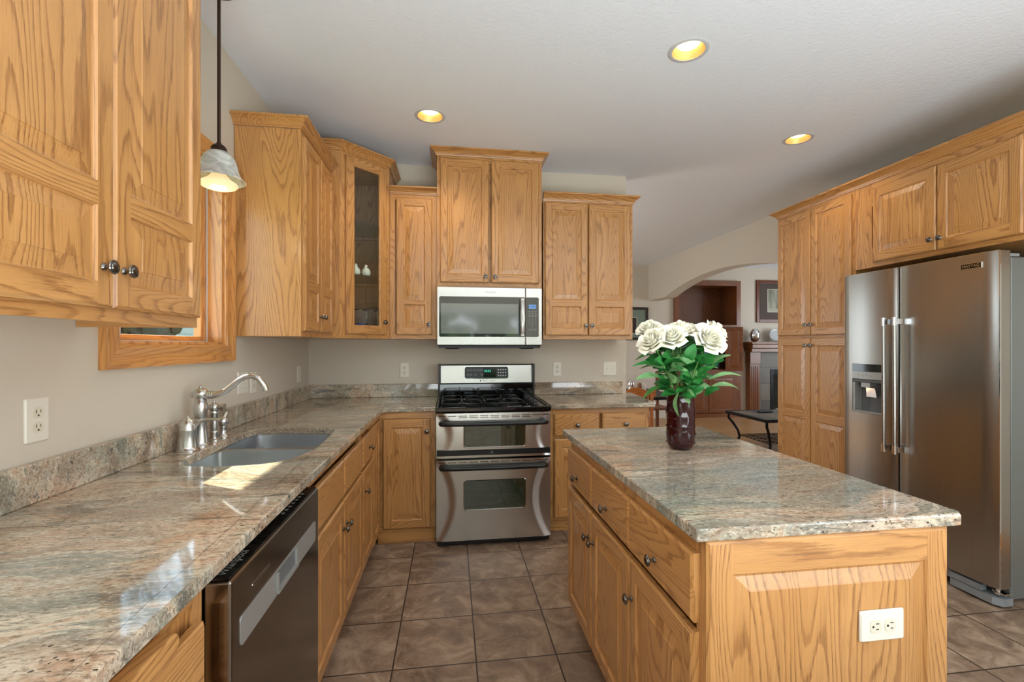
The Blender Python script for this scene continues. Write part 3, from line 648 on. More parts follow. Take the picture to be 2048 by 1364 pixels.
# ---------------------------------------------------------------- left and right worktops, splashes
SINK = chaikin([(-.885, 1.733), (-.93, 1.76), (-.952, 1.85), (-.958, 2.0), (-.962, 2.15), (-.968, 2.33), (-.955, 2.44), (-.9, 2.478), (-.7, 2.455), (-.6, 2.435), (-.555, 2.38), (-.545, 2.18), (-.535, 2.0), (-.546, 1.88), (-.58, 1.77), (-.658, 1.725), (-.761, 1.715)], 2)
L_ = [(XL+.0005, .1), (-.443, .1), (-.443, 3.145), (-.428, 3.16), (-.0985, 3.16), (-.0985, YB-.0005), (XL+.0005, YB-.0005)]
o = filled(L_, [SINK], 'granite_left', .883, .914, 'countertop', bevel=.005); tag(o, 'long L-shaped granite worktop holding the sink', 'countertop')
o = filled([(.6885, 3.16), (1.445, 3.16), (1.463, 3.18), (1.56, YB+.05), (1.491, YB+.05), (1.491, YB-.0005), (.6885, YB-.0005)], [], 'granite_left', .883, .914, 'countertop', bevel=.005); tag(o, 'short granite worktop between the range and the wall end', 'countertop')
mb = MB(); mb.box(XL+.0005, XL+.025, .1, YB-.026, .9145, 1.018, 'granite_left'); o = mb.build('backsplash', bevel=.003); tag(o, 'long granite upstand along the left wall behind the sink', 'backsplash')
mb = MB(); mb.box(XL+.0005, -.0985, YB-.025, YB-.0005, .9145, 1.018, 'granite_left'); o = mb.build('backsplash', bevel=.003); tag(o, 'granite upstand on the back wall left of the range', 'backsplash')
mb = MB(); mb.box(.675, 1.45, YB-.025, YB-.0005, .9145, 1.018, 'granite_left'); o = mb.build('backsplash', bevel=.003); tag(o, 'granite upstand on the back wall right of the range', 'backsplash')

# ---------------------------------------------------------------- outlets and switches
ZO = 1.127
outlet('white double socket on the left wall nearest the camera', (XL+.0005, 1.412, ZO), PI/2)
outlet('wide white switch plate on the left wall behind the tap spout', (XL+.0005, 2.655, ZO), PI/2, 'switch2')
outlet('white double socket on the left wall just right of the wide switch plate', (XL+.0005, 2.79, 1.12), PI/2)
outlet('narrow white switch plate on the left wall close to the corner', (XL+.0005, 3.581, 1.117), PI/2, 'switch1')
outlet('white double socket on the back wall left of the range', (-.367, YB-.0005, ZO), 0)
outlet('white double socket on the back wall right of the range', (.884, YB-.0005, ZO), 0)
outlet('white double switch plate on the back wall near its right end', (1.343, YB-.0005, ZO), 0, 'switch2')
# ---------------------------------------------------------------- range (double oven)
rg = thing('gas_range', 'stainless steel gas range with two ovens and a black cooktop', 'stove', (-.094, 3.077, 0)); RW = .76
mb = MB(); mb.box(.004, RW-.004, .028, .70, .035, .888, 'black_enamel'); mb.build('body', rg)
def bulge_door(name, z0, z1, win, bul, parent, zsh=1.0):
    """oven door whose sides are drawn in along a bow; win=(x0,x1,z0,z1) glass opening"""
    nx, nz = 64, 36; W = RW; r = .018
    xs = sorted(set([W*i/nx for i in range(nx+1)]+[win[0], win[1]])); zs = sorted(set([z0+(z1-z0)*j/nz for j in range(nz+1)]+[win[2], win[3]]))
    zc, hh = (z0+z1)/2, (z1-z0)/2
    def y(x, z):
        t = (z-zc)/hh; edge = .02+.085*(1-min(1, abs(t))**2)*zsh; dx = min(x, W-x)
        k = max(0, min(1, (dx-edge+.03)/.06)); k = k*k*(3-2*k)
        return -bul*k
    mb = MB(); idx = {}; vs = []
    for j, z in enumerate(zs):
        for i, x in enumerate(xs): idx[i, j] = len(vs); vs.append((x, y(x, z), z))
    fs = []
    for j in range(len(zs)-1):
        for i in range(len(xs)-1):
            cx, cz = (xs[i]+xs[i+1])/2, (zs[j]+zs[j+1])/2
            if win[0] < cx < win[1] and win[2] < cz < win[3]: continue
            fs.append((idx[i, j], idx[i+1, j], idx[i+1, j+1], idx[i, j+1]))
    mb.add(vs, fs, 'steel')
    nzv, nxv = len(zs), len(xs)
    b = [(xs[0], zs[0]), (xs[-1], zs[0]), (xs[-1], zs[-1]), (xs[0], zs[-1])]
    mb.box(0.0, W, .0015, .027, z0, z1, 'steel_dark')
    # rim between face and back slab
    per = [(i, 0) for i in range(nxv)]+[(nxv-1, j) for j in range(1, nzv)]+[(i, nzv-1) for i in range(nxv-2, -1, -1)]+[(0, j) for j in range(nzv-2, 0, -1)]
    pv = [vs[idx[p]] for p in per]; n_ = len(pv)
    mb.add(pv+[(x, .002, z) for x, _, z in pv], [(k, (k+1) % n_, n_+(k+1) % n_, n_+k) for k in range(n_)], 'steel')
    d = mb.build(name, parent, smooth=True, ang=35)
    m2 = MB(); out = rrect(win[0]-.004, win[1]+.004, win[2]-.004, win[3]+.004, .016); inn = rrect(win[0]+.004, win[1]-.004, win[2]+.004, win[3]-.004, .012)
    yy = -bul
    m2.loft([[(x, yy-.0005, z) for x, z in out], [(x, yy-.003, z) for x, z in rrect(win[0]-.001, win[1]+.001, win[2]-.001, win[3]+.001, .015)], [(x, yy+.004, z) for x, z in inn]], 'chrome', caps=False); lab(m2.build('window_trim', d, smooth=True), 'bright window rim')
    m3 = MB(); xz_plate(m3, rrect(win[0]+.001, win[1]-.001, win[2]+.001, win[3]-.001, .012), yy+.002, yy+.006, 'oven_glass'); lab(m3.build('oven_window', d), 'dark glass oven window')
    return d
d1 = bulge_door('upper_oven_door', .588, .880, (.180, .586, .655, .798), .010, rg, .8)
d2_ = bulge_door('lower_oven_door', .048, .574, (.180, .590, .246, .437), .014, rg)
def slots(rows, parent, y):
    m = MB(); 
    for x0_, x1_, z in rows: m.box(x0_, x1_, y, y+.0015, z-.002, z+.002, 'slot_dark')
    return lab(m.build('vent_slots', parent), 'dark vent slots')
sl = [(.015, .06, .862), (.075, .13, .862)]+[(.145+.07*k, .20+.07*k, .862) for k in range(7)]+[(.145+.07*k, .20+.07*k, .851) for k in range(7)]+[(.635, .69, .862), (.703, .745, .862)]
slots(sl, d1, -.0105)
slots([(.015, .06, .560), (.075, .13, .560)]+[(.145+.07*k, .20+.07*k, .560) for k in range(7)]+[(.635, .69, .560), (.703, .745, .560)], d2_, -.0145)
mb = MB(); mb.box(.004, RW-.004, -.012, -.0095, .603, .640, 'black_plastic'); xz_plate(mb, rrect(.355, .372, .613, .629, .004), -.0125, -.0122, 'grey_plastic'); lab(mb.build('badge_strip', d1), 'black strip along the door foot')
def bar_handle(z, par):
    mb = MB(); pts = [(.030, -.014, z-.001), (.032, -.032, z), (.06, -.046, z+.0005), (.12, -.053, z), (.25, -.057, z), (.38, -.058, z), (.51, -.057, z), (.64, -.053, z), (.70, -.046, z+.0005), (.728, -.032, z), (.730, -.014, z-.001)]
    mb.tube(pts, [.015, .016, .0155, .0145, .014, .014, .014, .0145, .0155, .016, .015], 'black_plastic', 14); mb.build('handle', par, smooth=True, ang=60)
bar_handle(.815, d1); bar_handle(.528, d2_)
mb = MB(); mb.box(.006, RW-.006, .02, .045, .012, .047, 'black_plastic'); mb.build('kick_panel', rg)
for x in (.03, RW-.03):
    mb = MB(); mb.lathe([(.012, 0.0005), (.012, .01), (.006, .012), (.006, .035)], 'black_plastic', 12, (x, .06, 0)); mb.build('foot', rg)
# cooktop
mb = MB(); mb.loft([[(x, y, z) for x, y in ((a, b), (RW-a, b), (RW-a, .70), (a, .70))] for a, b, z in ((.001, -.014, .886), (-.001, -.018, .894), (-.001, -.018, .912), (.002, -.012, .918), (.014, .004, .918), (.022, .018, .908))], 'black_enamel')
mb.build('cooktop', rg, bevel=.002)
ct = [c for c in kids(rg) if c.name.startswith('cooktop')][0]
def grate(x0, x1, y0, y1, name='grate'):
    mb = MB(); r = .0042; z = .948; zb = .912
    c = .03
    for yy0, yy1 in ((y0, y0+(y1-y0)*.48), (y0+(y1-y0)*.52, y1)):
        ring = [(x0+c, yy0), (x1-c, yy0), (x1, yy0+c), (x1, yy1-c), (x1-c, yy1), (x0+c, yy1), (x0, yy1-c), (x0, yy0+c), (x0+c, yy0)]
        mb.tube([(x, y, z-.012) for x, y in ring], r, 'black_enamel', 8)
        xm, ym = (x0+x1)/2, (yy0+yy1)/2
        for (a, b) in (((xm, yy0), (xm, ym-.03)), ((xm, yy1), (xm, ym+.03)), ((x0, ym), (xm-.04, ym)), ((x1, ym), (xm+.04, ym))):
            mb.tube([(a[0], a[1], z-.012), (a[0]*.7+b[0]*.3, a[1]*.7+b[1]*.3, z), (b[0], b[1], z)], r, 'black_enamel', 8)
        for x, y in ((x0+.01, yy0+.01), (x1-.01, yy0+.01), (x0+.01, yy1-.01), (x1-.01, yy1-.01)): mb.tube([(x, y, zb), (x, y, z-.010)], r, 'black_enamel', 8)
    return mb.build(name, rg, smooth=True, ang=50)
grate(.035, .305, .04, .56); grate(.325, .595, .04, .56)
for x in (.17, .46):
    for y in (.165, .44):
        mb = MB(); mb.lathe([(.042, .9085), (.040, .914), (.030, .916), (.030, .924), (.027, .927), (.001, .928)], 'black_iron', 24, (x, y, 0)); mb.build('burner', rg, smooth=True, ang=35)
mb = MB(); mb.box(.612, .735, .03, .57, .9085, .912, 'black_enamel'); mb.build('control_deck', ct)
for k in range(5):
    mb = MB(); c_ = (.672, .09+.105*k, .9125); mb.lathe([(.026, 0), (.026, .004), (.021, .007), (.019, .026), (.016, .030), (.001, .030)], 'black_plastic', 20, c_); mb.box(c_[0]-.004, c_[0]+.004, c_[1]-.021, c_[1]+.021, .930, .944, 'black_plastic'); mb.build('burner_knob', rg, smooth=True, ang=35)
# backguard
mb = MB(); mb.box(.006, RW-.006, .61, .715, .9, 1.02, 'black_enamel'); mb.box(-.0005, .012, .60, .72, .9, 1.178, 'black_plastic'); mb.box(RW-.012, RW+.0005, .60, .72, .9, 1.178, 'black_plastic')
for k in range(10): mb.box(.05+.072*k, .085+.072*k, .6085, .61, .972, .977, 'grey_plastic')
mb.build('backguard', rg, bevel=.002)
mb = MB(); prof = [(.60, 1.022), (.612, 1.022), (.66, 1.174), (.715, 1.180), (.715, 1.022)]
prof = [(.633, 1.024), (.645, 1.165), (.655, 1.174), (.715, 1.176), (.715, 1.024)]
v = [(x, y, z) for x in (.0125, RW-.0125) for y, z in prof]; n_ = 5
mb.add(v, [tuple(range(5)), tuple(range(9, 4, -1))]+[(i, (i+1) % 5, 5+(i+1) % 5, 5+i) for i in range(5)], 'steel'); cp = mb.build('control_panel', rg, bevel=.004, seg=3)
TL = math.atan2(.645-.633, 1.165-1.024)
def onp(x, z, out=.0): return (x, .633+(z-1.024)*math.tan(TL)-out, z)
inn = bpy.data.objects.new('control_window', None)
mb = MB(); xz_plate(mb, rrect(0, .345, 0, .092, .014), -.003, .001, 'black_plastic'); xz_plate(mb, rrect(-.004, .349, -.004, .096, .017), -.0012, .001, 'chrome'); cw = mb.build('keypad', cp, onp(.205, 1.062), (-TL, 0, 0))
mb = MB(); mb.box(.148, .250, -.0042, -.003, .008, .084, 'black_enamel'); mb.build('display', cw)
mb = MB()
for k in range(5): mb.box(.016+.024*k, .034+.024*k, -.0038, -.003, .058, .072, 'grey_plastic')
for x_ in (.016, .040, .076): mb.box(x_, x_+.018, -.0038, -.003, .022, .036, 'grey_plastic')
for z_ in (.022, .058): mb.box(.125, .140, -.0038, -.003, z_, z_+.014, 'grey_plastic')
for r_ in range(3):
    for c_ in range(4): mb.box(.262+.019*c_, .272+.019*c_, -.0036, -.003, .018+.023*r_, .026+.023*r_, 'silver_plastic')
mb.build('button', cw)
text('clock_digits', '10:43', .026, 'led_green', cw, (.178, -.0045, .058), FRONT)
text('brand_lettering', 'MAYTAG', .009, 'slot_dark', cp, onp(.362, 1.043, .001), (PI/2-TL, 0, 0)); text('brand_lettering', 'GEMINI', .008, 'grey_plastic', cp, onp(.425, 1.043, .001), (PI/2-TL, 0, 0))
mb = MB(); xz_plate(mb, [(.0055*math.cos(a), .0055*math.sin(a)) for a in [2*PI*i/16 for i in range(16)]], -.001, .001, 'slot_dark'); mb.build('brand_dot', cp, onp(.328, 1.043), (-TL, 0, 0))

# ---------------------------------------------------------------- microwave
mwv = thing('microwave_oven', 'stainless steel microwave oven mounted over the range', 'microwave', (-.099, 3.41, 1.305)); MW, MH = .7735, .446
mb = MB(); mb.box(.002, MW-.002, .022, .40, .016, MH-.001, 'black_plastic'); mb.box(.012, MW-.012, .01, .38, .0, .016, 'black_plastic'); mb.box(.06, .16, .03, .1, -.006, .0, 'black_plastic'); mb.box(MW-.16, MW-.06, .03, .1, -.006, 0, 'black_plastic'); mb.build('body', mwv, bevel=.003)
mb = MB(); mb.box(0, .647, 0, .021, .022, MH, 'steel'); md = mb.build('door', mwv, bevel=.004)
mb = MB(); mb.box(.649, MW, 0, .021, .022, MH, 'steel'); mp = mb.build('control_panel', mwv, bevel=.004)
mb = MB(); xz_plate(mb, rrect(.016, .646, .082, .376, .012), -.002, .0005, 'micro_glass'); mg = mb.build('door_glass', md)
mb = MB(); xz_plate(mb, rrect(.028, .592, .106, .325, .004), -.0026, -.0021, 'micro_mesh'); mb.build('viewing_window', mg)
mb = MB(); xz_plate(mb, rrect(.068, .555, .122, .282, .003), -.003, -.0027, 'micro_mesh'); mb.build('inner_screen', mg)
mb = MB(); xz_plate(mb, rrect(.649, .748, .082, .376, .012), -.002, .0005, 'micro_glass'); mk = mb.build('keypad', mp)
mb = MB(); xz_plate(mb, rrect(.673, .727, .292, .322, .002), -.0028, -.0021, 'lcd_blue'); mb.build('display', mk)
text('clock_digits', '10:43', .021, 'lcd_digit', mk, (.700, -.0031, .307), FRONT)
mb = MB()
for z_, n3 in ((.268, 3), (.252, 3), (.236, 3)):
    for c_ in range(3): mb.box(.672+.023*c_, .684+.023*c_, -.0026, -.0021, z_, z_+.003, 'silver_plastic')
for x_ in (.672, .718): mb.box(x_, x_+.012, -.0026, -.0021, .130, .142, 'grey_plastic')
mb.box(.694, .706, -.0026, -.0021, .136, .139, 'silver_plastic'); mb.build('button', mk)
for r_ in range(4):
    for c_ in range(3):
        s_ = ('123', '456', '789', ' 0 ')[r_][c_]
        if s_ != ' ': text('key_digit', s_, .009, 'silver_plastic', mk, (.677+.0235*c_, -.0026, .216-.0165*r_), FRONT, .0002)
mb = MB(); hp = []
for k in range(13):
    t_ = k/12; z_ = .088+.278*t_; yy = -.024-.020*math.sin(PI*t_); hp.append([(.606, yy+.004, z_), (.612, yy, z_), (.634, yy, z_), (.640, yy+.004, z_), (.640, yy+.008, z_), (.606, yy+.008, z_)])
mb.loft(hp, 'steel_v'); mb.box(.612, .634, -.030, -.0015, .088, .104, 'steel_v'); mb.box(.612, .634, -.030, -.0015, .350, .366, 'steel_v'); mb.build('handle', md, smooth=True, ang=50)
text('brand_lettering', 'Whirlpool', .020, 'silver_plastic', md, (.385, -.0006, .411), FRONT, .0005, shear=.2)

# ---------------------------------------------------------------- refrigerator (doors face -X)
XF = 2.714
fr_ = thing('refrigerator', 'stainless side-by-side refrigerator with an ice dispenser', 'refrigerator', (XF, 2.895, 0), -PI/2)
mb = MB(); mb.box(.012, .921, .09, .80, .035, 1.775, 'fridge_side'); mb.build('body', fr_, bevel=.006)
mb = MB(); mb.box(.012, .921, .072, .0895, .1, 1.765, 'black_matte'); mb.build('door_gasket', fr_)
def fdoor(x0, x1, z0, z1, hole=None):
    mb = MB(); n_ = 14; pts = []
    for i in range(n_+1):
        t_ = i/n_; x = x0+(x1-x0)*t_; e = min(t_, 1-t_)*(x1-x0)
        y = .014-.014*min(1, e/.012)**.5-.006*math.sin(PI*t_); pts.append((x, y))
    if hole is None:
        mb.prism(pts+[(x1, .07), (x0, .07)], z0, z1, 'steel_v')
    else:
        hx0, hx1, hz0, hz1 = hole
        def sec(a, b): 
            q = [p for p in pts if a < p[0] < b]
            fy = lambda x: -.006*math.sin(PI*(x-x0)/(x1-x0))
            ya = pts[0][1] if a == x0 else fy(a); yb = pts[-1][1] if b == x1 else fy(b)
            return [(a, ya)]+q+[(b, yb), (b, .07), (a, .07)]
        mb.prism(sec(x0, hx0), z0, z1, 'steel_v'); mb.prism(sec(hx1, x1), z0, z1, 'steel_v'); mb.prism(sec(hx0, hx1), z0, hz0, 'steel_v'); mb.prism(sec(hx0, hx1), hz1, z1, 'steel_v')
    return mb.build('door', fr_, smooth=True, ang=30)
fl = fdoor(0, .396, .10, 1.803, (.080, .305, .878, 1.202)); fr2 = fdoor(.402, .933, .10, 1.803)
mb = MB(); mb.box(.934, .938, .001, .07, .10, 1.803, 'chrome'); mb.box(.9385, .952, .03, .075, .02, .03, 'bracket_grey'); 
mb = MB(); mb.box(.9332, .9365, .004, .012, .10, 1.803, 'chrome'); mb.box(.402, .9335, .002, .008, 1.8032, 1.806, 'chrome'); lab(mb.build('door_edge_trim', fr2), 'bright door edge')
mb = MB(); mb.box(0.002, .396, .002, .008, 1.8032, 1.806, 'chrome'); mb.box(.3962, .3985, .003, .010, .10, 1.803, 'chrome'); lab(mb.build('door_edge_trim', fl), 'bright door edge')
# dispenser
mb = MB(); a_, b_, c_, d_ = .080, .305, .878, 1.202
mb.box(a_, b_, .062, .069, c_, d_, 'grey_plastic'); mb.box(a_, a_+.012, .0, .062, c_, 1.08, 'silver_plastic'); mb.box(b_-.012, b_, 0, .062, c_, 1.08, 'silver_plastic'); mb.box(a_, b_, -.004, .062, c_, c_+.012, 'silver_plastic')
mb.box(a_, b_, .0, .062, 1.08, 1.10, 'grey_plastic'); mb.box(a_+.05, a_+.12, .012, .062, 1.045, 1.08, 'silver_plastic'); di = mb.build('dispenser', fl, bevel=.003)
mb = MB(); mb.box(a_+.001, b_-.001, -.006, .0, 1.152, d_-.001, 'black_enamel'); mb.build('dispenser_display', di)
mb = MB(); mb.box(a_+.001, b_-.001, -.006, .0, 1.102, 1.151, 'silver_plastic')
for k in range(4): mb.box(a_+.045+.03*k, a_+.058+.03*k, -.0063, -.006, 1.128-.006*(k % 2), 1.131-.006*(k % 2), 'grey_plastic')
mb.build('dispenser_buttons', di)
mb = MB(); mb.add([(.17, .012, 1.045), (.235, .012, 1.045), (.235, .03, 1.045), (.17, .03, 1.045), (.165, .02, .985), (.24, .02, .985), (.24, .035, .985), (.165, .035, .985)], [(0, 1, 2, 3), (4, 7, 6, 5), (0, 4, 5, 1), (1, 5, 6, 2), (2, 6, 7, 3), (3, 7, 4, 0)], 'chrome'); lab(mb.build('dispenser_paddle', di), 'bright dispenser paddle')
def fhandle(x, par):
    mb = MB(); mb.tube([(x, -.058, .672), (x, -.058, 1.488)], .0105, 'steel_v', 16)
    for z_ in (.672, 1.45): mb.tube([(x, -.058, z_-.004), (x, -.058, z_+.046)], .0135, 'chrome', 16); mb.box(x-.009, x+.009, -.058, -.003, z_+.004, z_+.036, 'chrome')
    mb.build('handle', par, smooth=True, ang=40)
fhandle(.362, fl); fhandle(.434, fr2)
mb = MB(); mb.box(.766, .862, -.0088, -.004, 1.729, 1.755, 'black_enamel')
for q_ in ((.764, .864, 1.7275, 1.7295), (.764, .864, 1.7545, 1.7565), (.764, .766, 1.7295, 1.7545), (.862, .864, 1.7295, 1.7545)): mb.box(q_[0], q_[1], -.0096, -.003, q_[2], q_[3], 'chrome')
bd = lab(mb.build('badge', fr2), 'small black badge with silver letters'); text('badge_lettering', 'MAYTAG', .0205, 'chrome', bd, (.814, -.0094, 1.742), FRONT, .0006)
mb = MB(); mb.box(.03, .70, .02, .05, .045, .085, 'bracket_grey'); mb.box(.03, .70, .05, .088, .04, .098, 'grey_plastic'); mb.build('toe_grille', fr_)
mb = MB(); mb.box(.70, .90, .006, .075, .012, .05, 'bracket_grey'); mb.box(.70, .85, .004, .04, .055, .085, 'bracket_grey'); mb.prism([(.90, .006), (.933, .03), (.933, .088), (.90, .088)], .012, .05, 'bracket_grey'); mb.build('hinge_cover', fr_)
mb = MB(); mb.lathe([(.014, 0), (.014, .012), (.009, .014), (.009, .03)], 'chrome', 14, (.905, .035, .0635)); mb.box(.885, .94, .028, .075, .072, .078, 'chrome'); mb.build('hinge', fr_)
mb = MB(); mb.box(.66, .93, .012, .10, 1.778, 1.797, 'fridge_side'); 
mb = MB(); mb.box(.88, .93, .0705, .13, 1.7755, 1.79, 'bracket_grey'); mb.build('top_hinge', fr_)
for x in (.08, .86):
    mb = MB(); mb.lathe([(.018, .0005), (.018, .02), (.01, .022), (.01, .036)], 'black_plastic', 12, (x, .12, 0)); mb.build('foot', fr_)

# ---------------------------------------------------------------- dishwasher
dw = thing('dishwasher', 'stainless steel dishwasher under the left counter with its door ajar', 'dishwasher', (-.43, .992, 0), PI/2); DW = .615
mb = MB(); mb.box(.004, DW-.004, .062, .60, .02, .862, 'black_plastic'); mb.build('tub', dw)
mb = MB(); mb.box(0, DW, 0, .052, .112, .858, 'steel_dark'); dd = mb.build('door', dw, bevel=.005, seg=3)
mb = MB(); mb.box(.006, DW-.006, .006, .050, .8585, .864, 'black_enamel'); cpn = mb.build('control_strip', dd)
text('brand_lettering', 'Whirlpool', .028, 'silver_plastic', cpn, (.075, .028, .8645), (0, 0, 0), .0002, shear=.2)
mb = MB()
for k in range(7): mb.box(.36+.028*k, .372+.028*k, .022, .030, .8641, .8647, 'silver_plastic')
mb.build('control_marks', cpn)
mb = MB(); z0_, z1_ = .703, .765
outer_ = [(x, z) for x, z in rrect(.04, .575, z0_, z1_, .012)]
mb2 = MB(); xz_plate(mb, rrect(.04, .232, z0_, z1_, .01), -.002, .0005, 'silver_plastic'); xz_plate(mb, rrect(.392, .575, z0_, z1_, .01), -.002, .0005, 'silver_plastic'); mb.box(.22, .40, -.002, .0005, z0_, z0_+.004, 'silver_plastic'); mb.box(.22, .40, -.002, .0005, z1_-.004, z1_, 'silver_plastic'); mb.build('handle_plate', dd)
mb = MB(); mb.box(.234, .390, -.0012, .0003, z0_+.005, z1_-.005, 'grey_plastic'); mb.box(.236, .388, -.009, -.0012, z0_+.006, z0_+.014, 'silver_plastic'); mb.box(.236, .244, -.007, -.0012, z0_+.014, z1_-.006, 'silver_plastic'); mb.box(.380, .388, -.007, -.0012, z0_+.014, z1_-.006, 'silver_plastic'); mb.build('pocket_handle', dd)
mb = MB(); xz_plate(mb, rrect(.10, .20, .797, .803, .0028), -.001, .0003, 'chrome'); xz_plate(mb, rrect(.103, .197, .7985, .8015, .0014), -.0014, -.001, 'slot_dark'); mb.build('vent_slot', dd)
mb = MB(); mb.box(.01, DW-.01, .075, .09, .002, .108, 'black_plastic'); mb.build('toe_panel', dw)

# ---------------------------------------------------------------- sink and taps
sk = thing('sink', 'stainless double-bowl undermount sink in the left counter', 'sink', (-.75, 2.1, .70))
def off(poly, d):
    c = Vector((sum(p[0] for p in poly)/len(poly), sum(p[1] for p in poly)/len(poly))); return [tuple(Vector(p)+(Vector(p)-c).normalized()*d) for p in poly]
loc_ = lambda poly: [(x+.75, y-2.1) for x, y in poly]
B1 = chaikin([(-.935, 1.715), (-.958, 1.86), (-.965, 2.085), (-.93, 2.10), (-.60, 2.10), (-.55, 2.07), (-.545, 1.86), (-.58, 1.76), (-.66, 1.712), (-.78, 1.70)], 2)
B2 = chaikin([(-.968, 2.155), (-.975, 2.36), (-.955, 2.46), (-.88, 2.485), (-.68, 2.46), (-.58, 2.44), (-.545, 2.37), (-.54, 2.17), (-.58, 2.14), (-.93, 2.14)], 2)
filled(loc_(off(SINK, .022)), [loc_(B1), loc_(B2)], 'sink_steel', .175, .1825, 'rim', sk, bevel=.003)
def bowl(B, depth):
    P = loc_(B); c = Vector((sum(p[0] for p in P)/len(P), sum(p[1] for p in P)/len(P)))
    def rg_(s_, z): return [(c.x+(x-c.x)*s_, c.y+(y-c.y)*s_, z) for x, y in P]
    mb = MB(); mb.loft([rg_(1, .178), rg_(.985, .12), rg_(.965, depth+.03), rg_(.93, depth+.008), rg_(.86, depth), rg_(.25, depth-.004)], 'sink_steel', caps=False)
    ce = len(P); mb.add(rg_(.25, depth-.004), [tuple(range(ce))], 'sink_steel'); b = mb.build('bowl', sk, smooth=True, ang=60)
    m = MB(); m.lathe([(.045, depth-.003), (.043, depth+.001), (.030, depth-.001), (.028, depth-.002), (.001, depth-.002)], 'chrome', 24, (c.x, c.y, 0)); m.build('drain', b, smooth=True, ang=30)
bowl(B1, .0); bowl(B2, .02)
Zt = .9145
fa = thing('faucet', 'brushed nickel kitchen tap with a long curved spout', 'faucet', (-1.015, 2.075, Zt))
mb = MB(); mb.lathe([(.036, 0), (.036, .005), (.031, .010), (.029, .016), (.0275, .03), (.024, .06), (.0215, .095), (.0235, .101), (.0235, .108), (.021, .112), (.024, .128), (.0265, .150), (.0255, .170), (.021, .180), (.023, .184), (.021, .190), (.016, .195)], 'brushed_nickel', 32); mb.build('body', fa, smooth=True, ang=40)
mb = MB(); mb.sphere((0, 0, .212), .028, 'brushed_nickel', 24, 14, (1.05, 1, .88)); mb.sphere((0, 0, .240), .007, 'brushed_nickel', 12, 8); mb.sphere((-.034, 0, .210), .009, 'brushed_nickel', 12, 8); mb.lathe([(.012, 0), (.012, .01), (.010, .012)], 'brushed_nickel', 16, M=Matrix.Translation((-.025, 0, .21)) @ Matrix.Rotation(-PI/2, 4, 'Y')); mb.build('hub', fa, smooth=True, ang=50)
SPT = [(.022, .208), (.045, .206), (.065, .209), (.082, .214), (.103, .227), (.128, .249), (.150, .267), (.172, .279), (.195, .284), (.215, .281), (.232, .268), (.244, .250), (.252, .236)]
mb = MB(); mb.tube([(x*.98, 0, z) for x, z in SPT], [.0135, .0135, .0125, .0118, .0115, .0112, .011, .011, .011, .0108, .0105, .0105, .0105], 'brushed_nickel', 18)
for x in (.03, .037, .044): mb.tube([(x-.002, 0, .2065), (x+.002, 0, .2062)], .0158, 'brushed_nickel', 18)
mb.tube([(.245, 0, .242), (.252, 0, .222)], [.0135, .0125], 'chrome', 18); mb.build('spout', fa, smooth=True, ang=50)
fv = thing('faucet_lever', 'brushed nickel mixer valve with a curved lever, nearest of the sink fittings', 'faucet', (-1.02, 1.99, Zt))
mb = MB(); mb.lathe([(.042, 0), (.042, .004), (.036, .010), (.0345, .016), (.033, .04), (.030, .075), (.0315, .079), (.0315, .083), (.030, .086), (.029, .095), (.026, .108), (.018, .118), (.008, .124), (.006, .128), (.004, .134), (.001, .136)], 'brushed_nickel', 32); mb.build('valve_body', fv, smooth=True, ang=40)
mb = MB(); mb.tube([(.022, 0, .088), (.034, 0, .103), (.05, 0, .114), (.072, 0, .120), (.10, 0, .119), (.122, 0, .116)], [.007, .0065, .0055, .005, .0055, .007], 'brushed_nickel', 12); mb.build('lever', fv, smooth=True, ang=50)
sp = thing('side_sprayer', 'brushed nickel side sprayer between the tap and the soap dispenser', 'faucet', (-1.015, 2.185, Zt))
mb = MB(); mb.lathe([(.026, 0), (.026, .005), (.018, .010), (.016, .03), (.0175, .034), (.0175, .039), (.015, .042), (.0165, .06), (.015, .09), (.0155, .115), (.019, .119), (.019, .124), (.017, .128)], 'brushed_nickel', 28); mb.build('holder', sp, smooth=True, ang=40)
mb = MB(); mb.sphere((0, 0, .143), .020, 'brushed_nickel', 20, 10); mb.tube([(-.03, 0, .143), (.03, 0, .143)], .0115, 'brushed_nickel', 18); mb.tube([(.030, 0, .143), (.042, 0, .142)], .0165, 'brushed_nickel', 18); mb.sphere((0, 0, .166), .007, 'brushed_nickel', 10, 6); mb.build('spray_head', sp, smooth=True, ang=50)
so = thing('soap_dispenser', 'small brushed nickel soap dispenser, farthest of the sink fittings', 'dispenser', (-1.01, 2.255, Zt))
mb = MB(); mb.lathe([(.026, 0), (.026, .004), (.020, .010), (.014, .02), (.012, .04), (.014, .045), (.013, .05), (.019, .056), (.0225, .068), (.020, .082), (.014, .088), (.006, .091), (.001, .092)], 'brushed_nickel', 28); mb.build('base', so, smooth=True, ang=40)
mb = MB(); mb.tube([(.004, .0, .086), (.008, .01, .103), (.010, .012, .110)], [.005, .004, .0045], 'white_ceramic', 10); mb.build('nozzle', so, smooth=True)

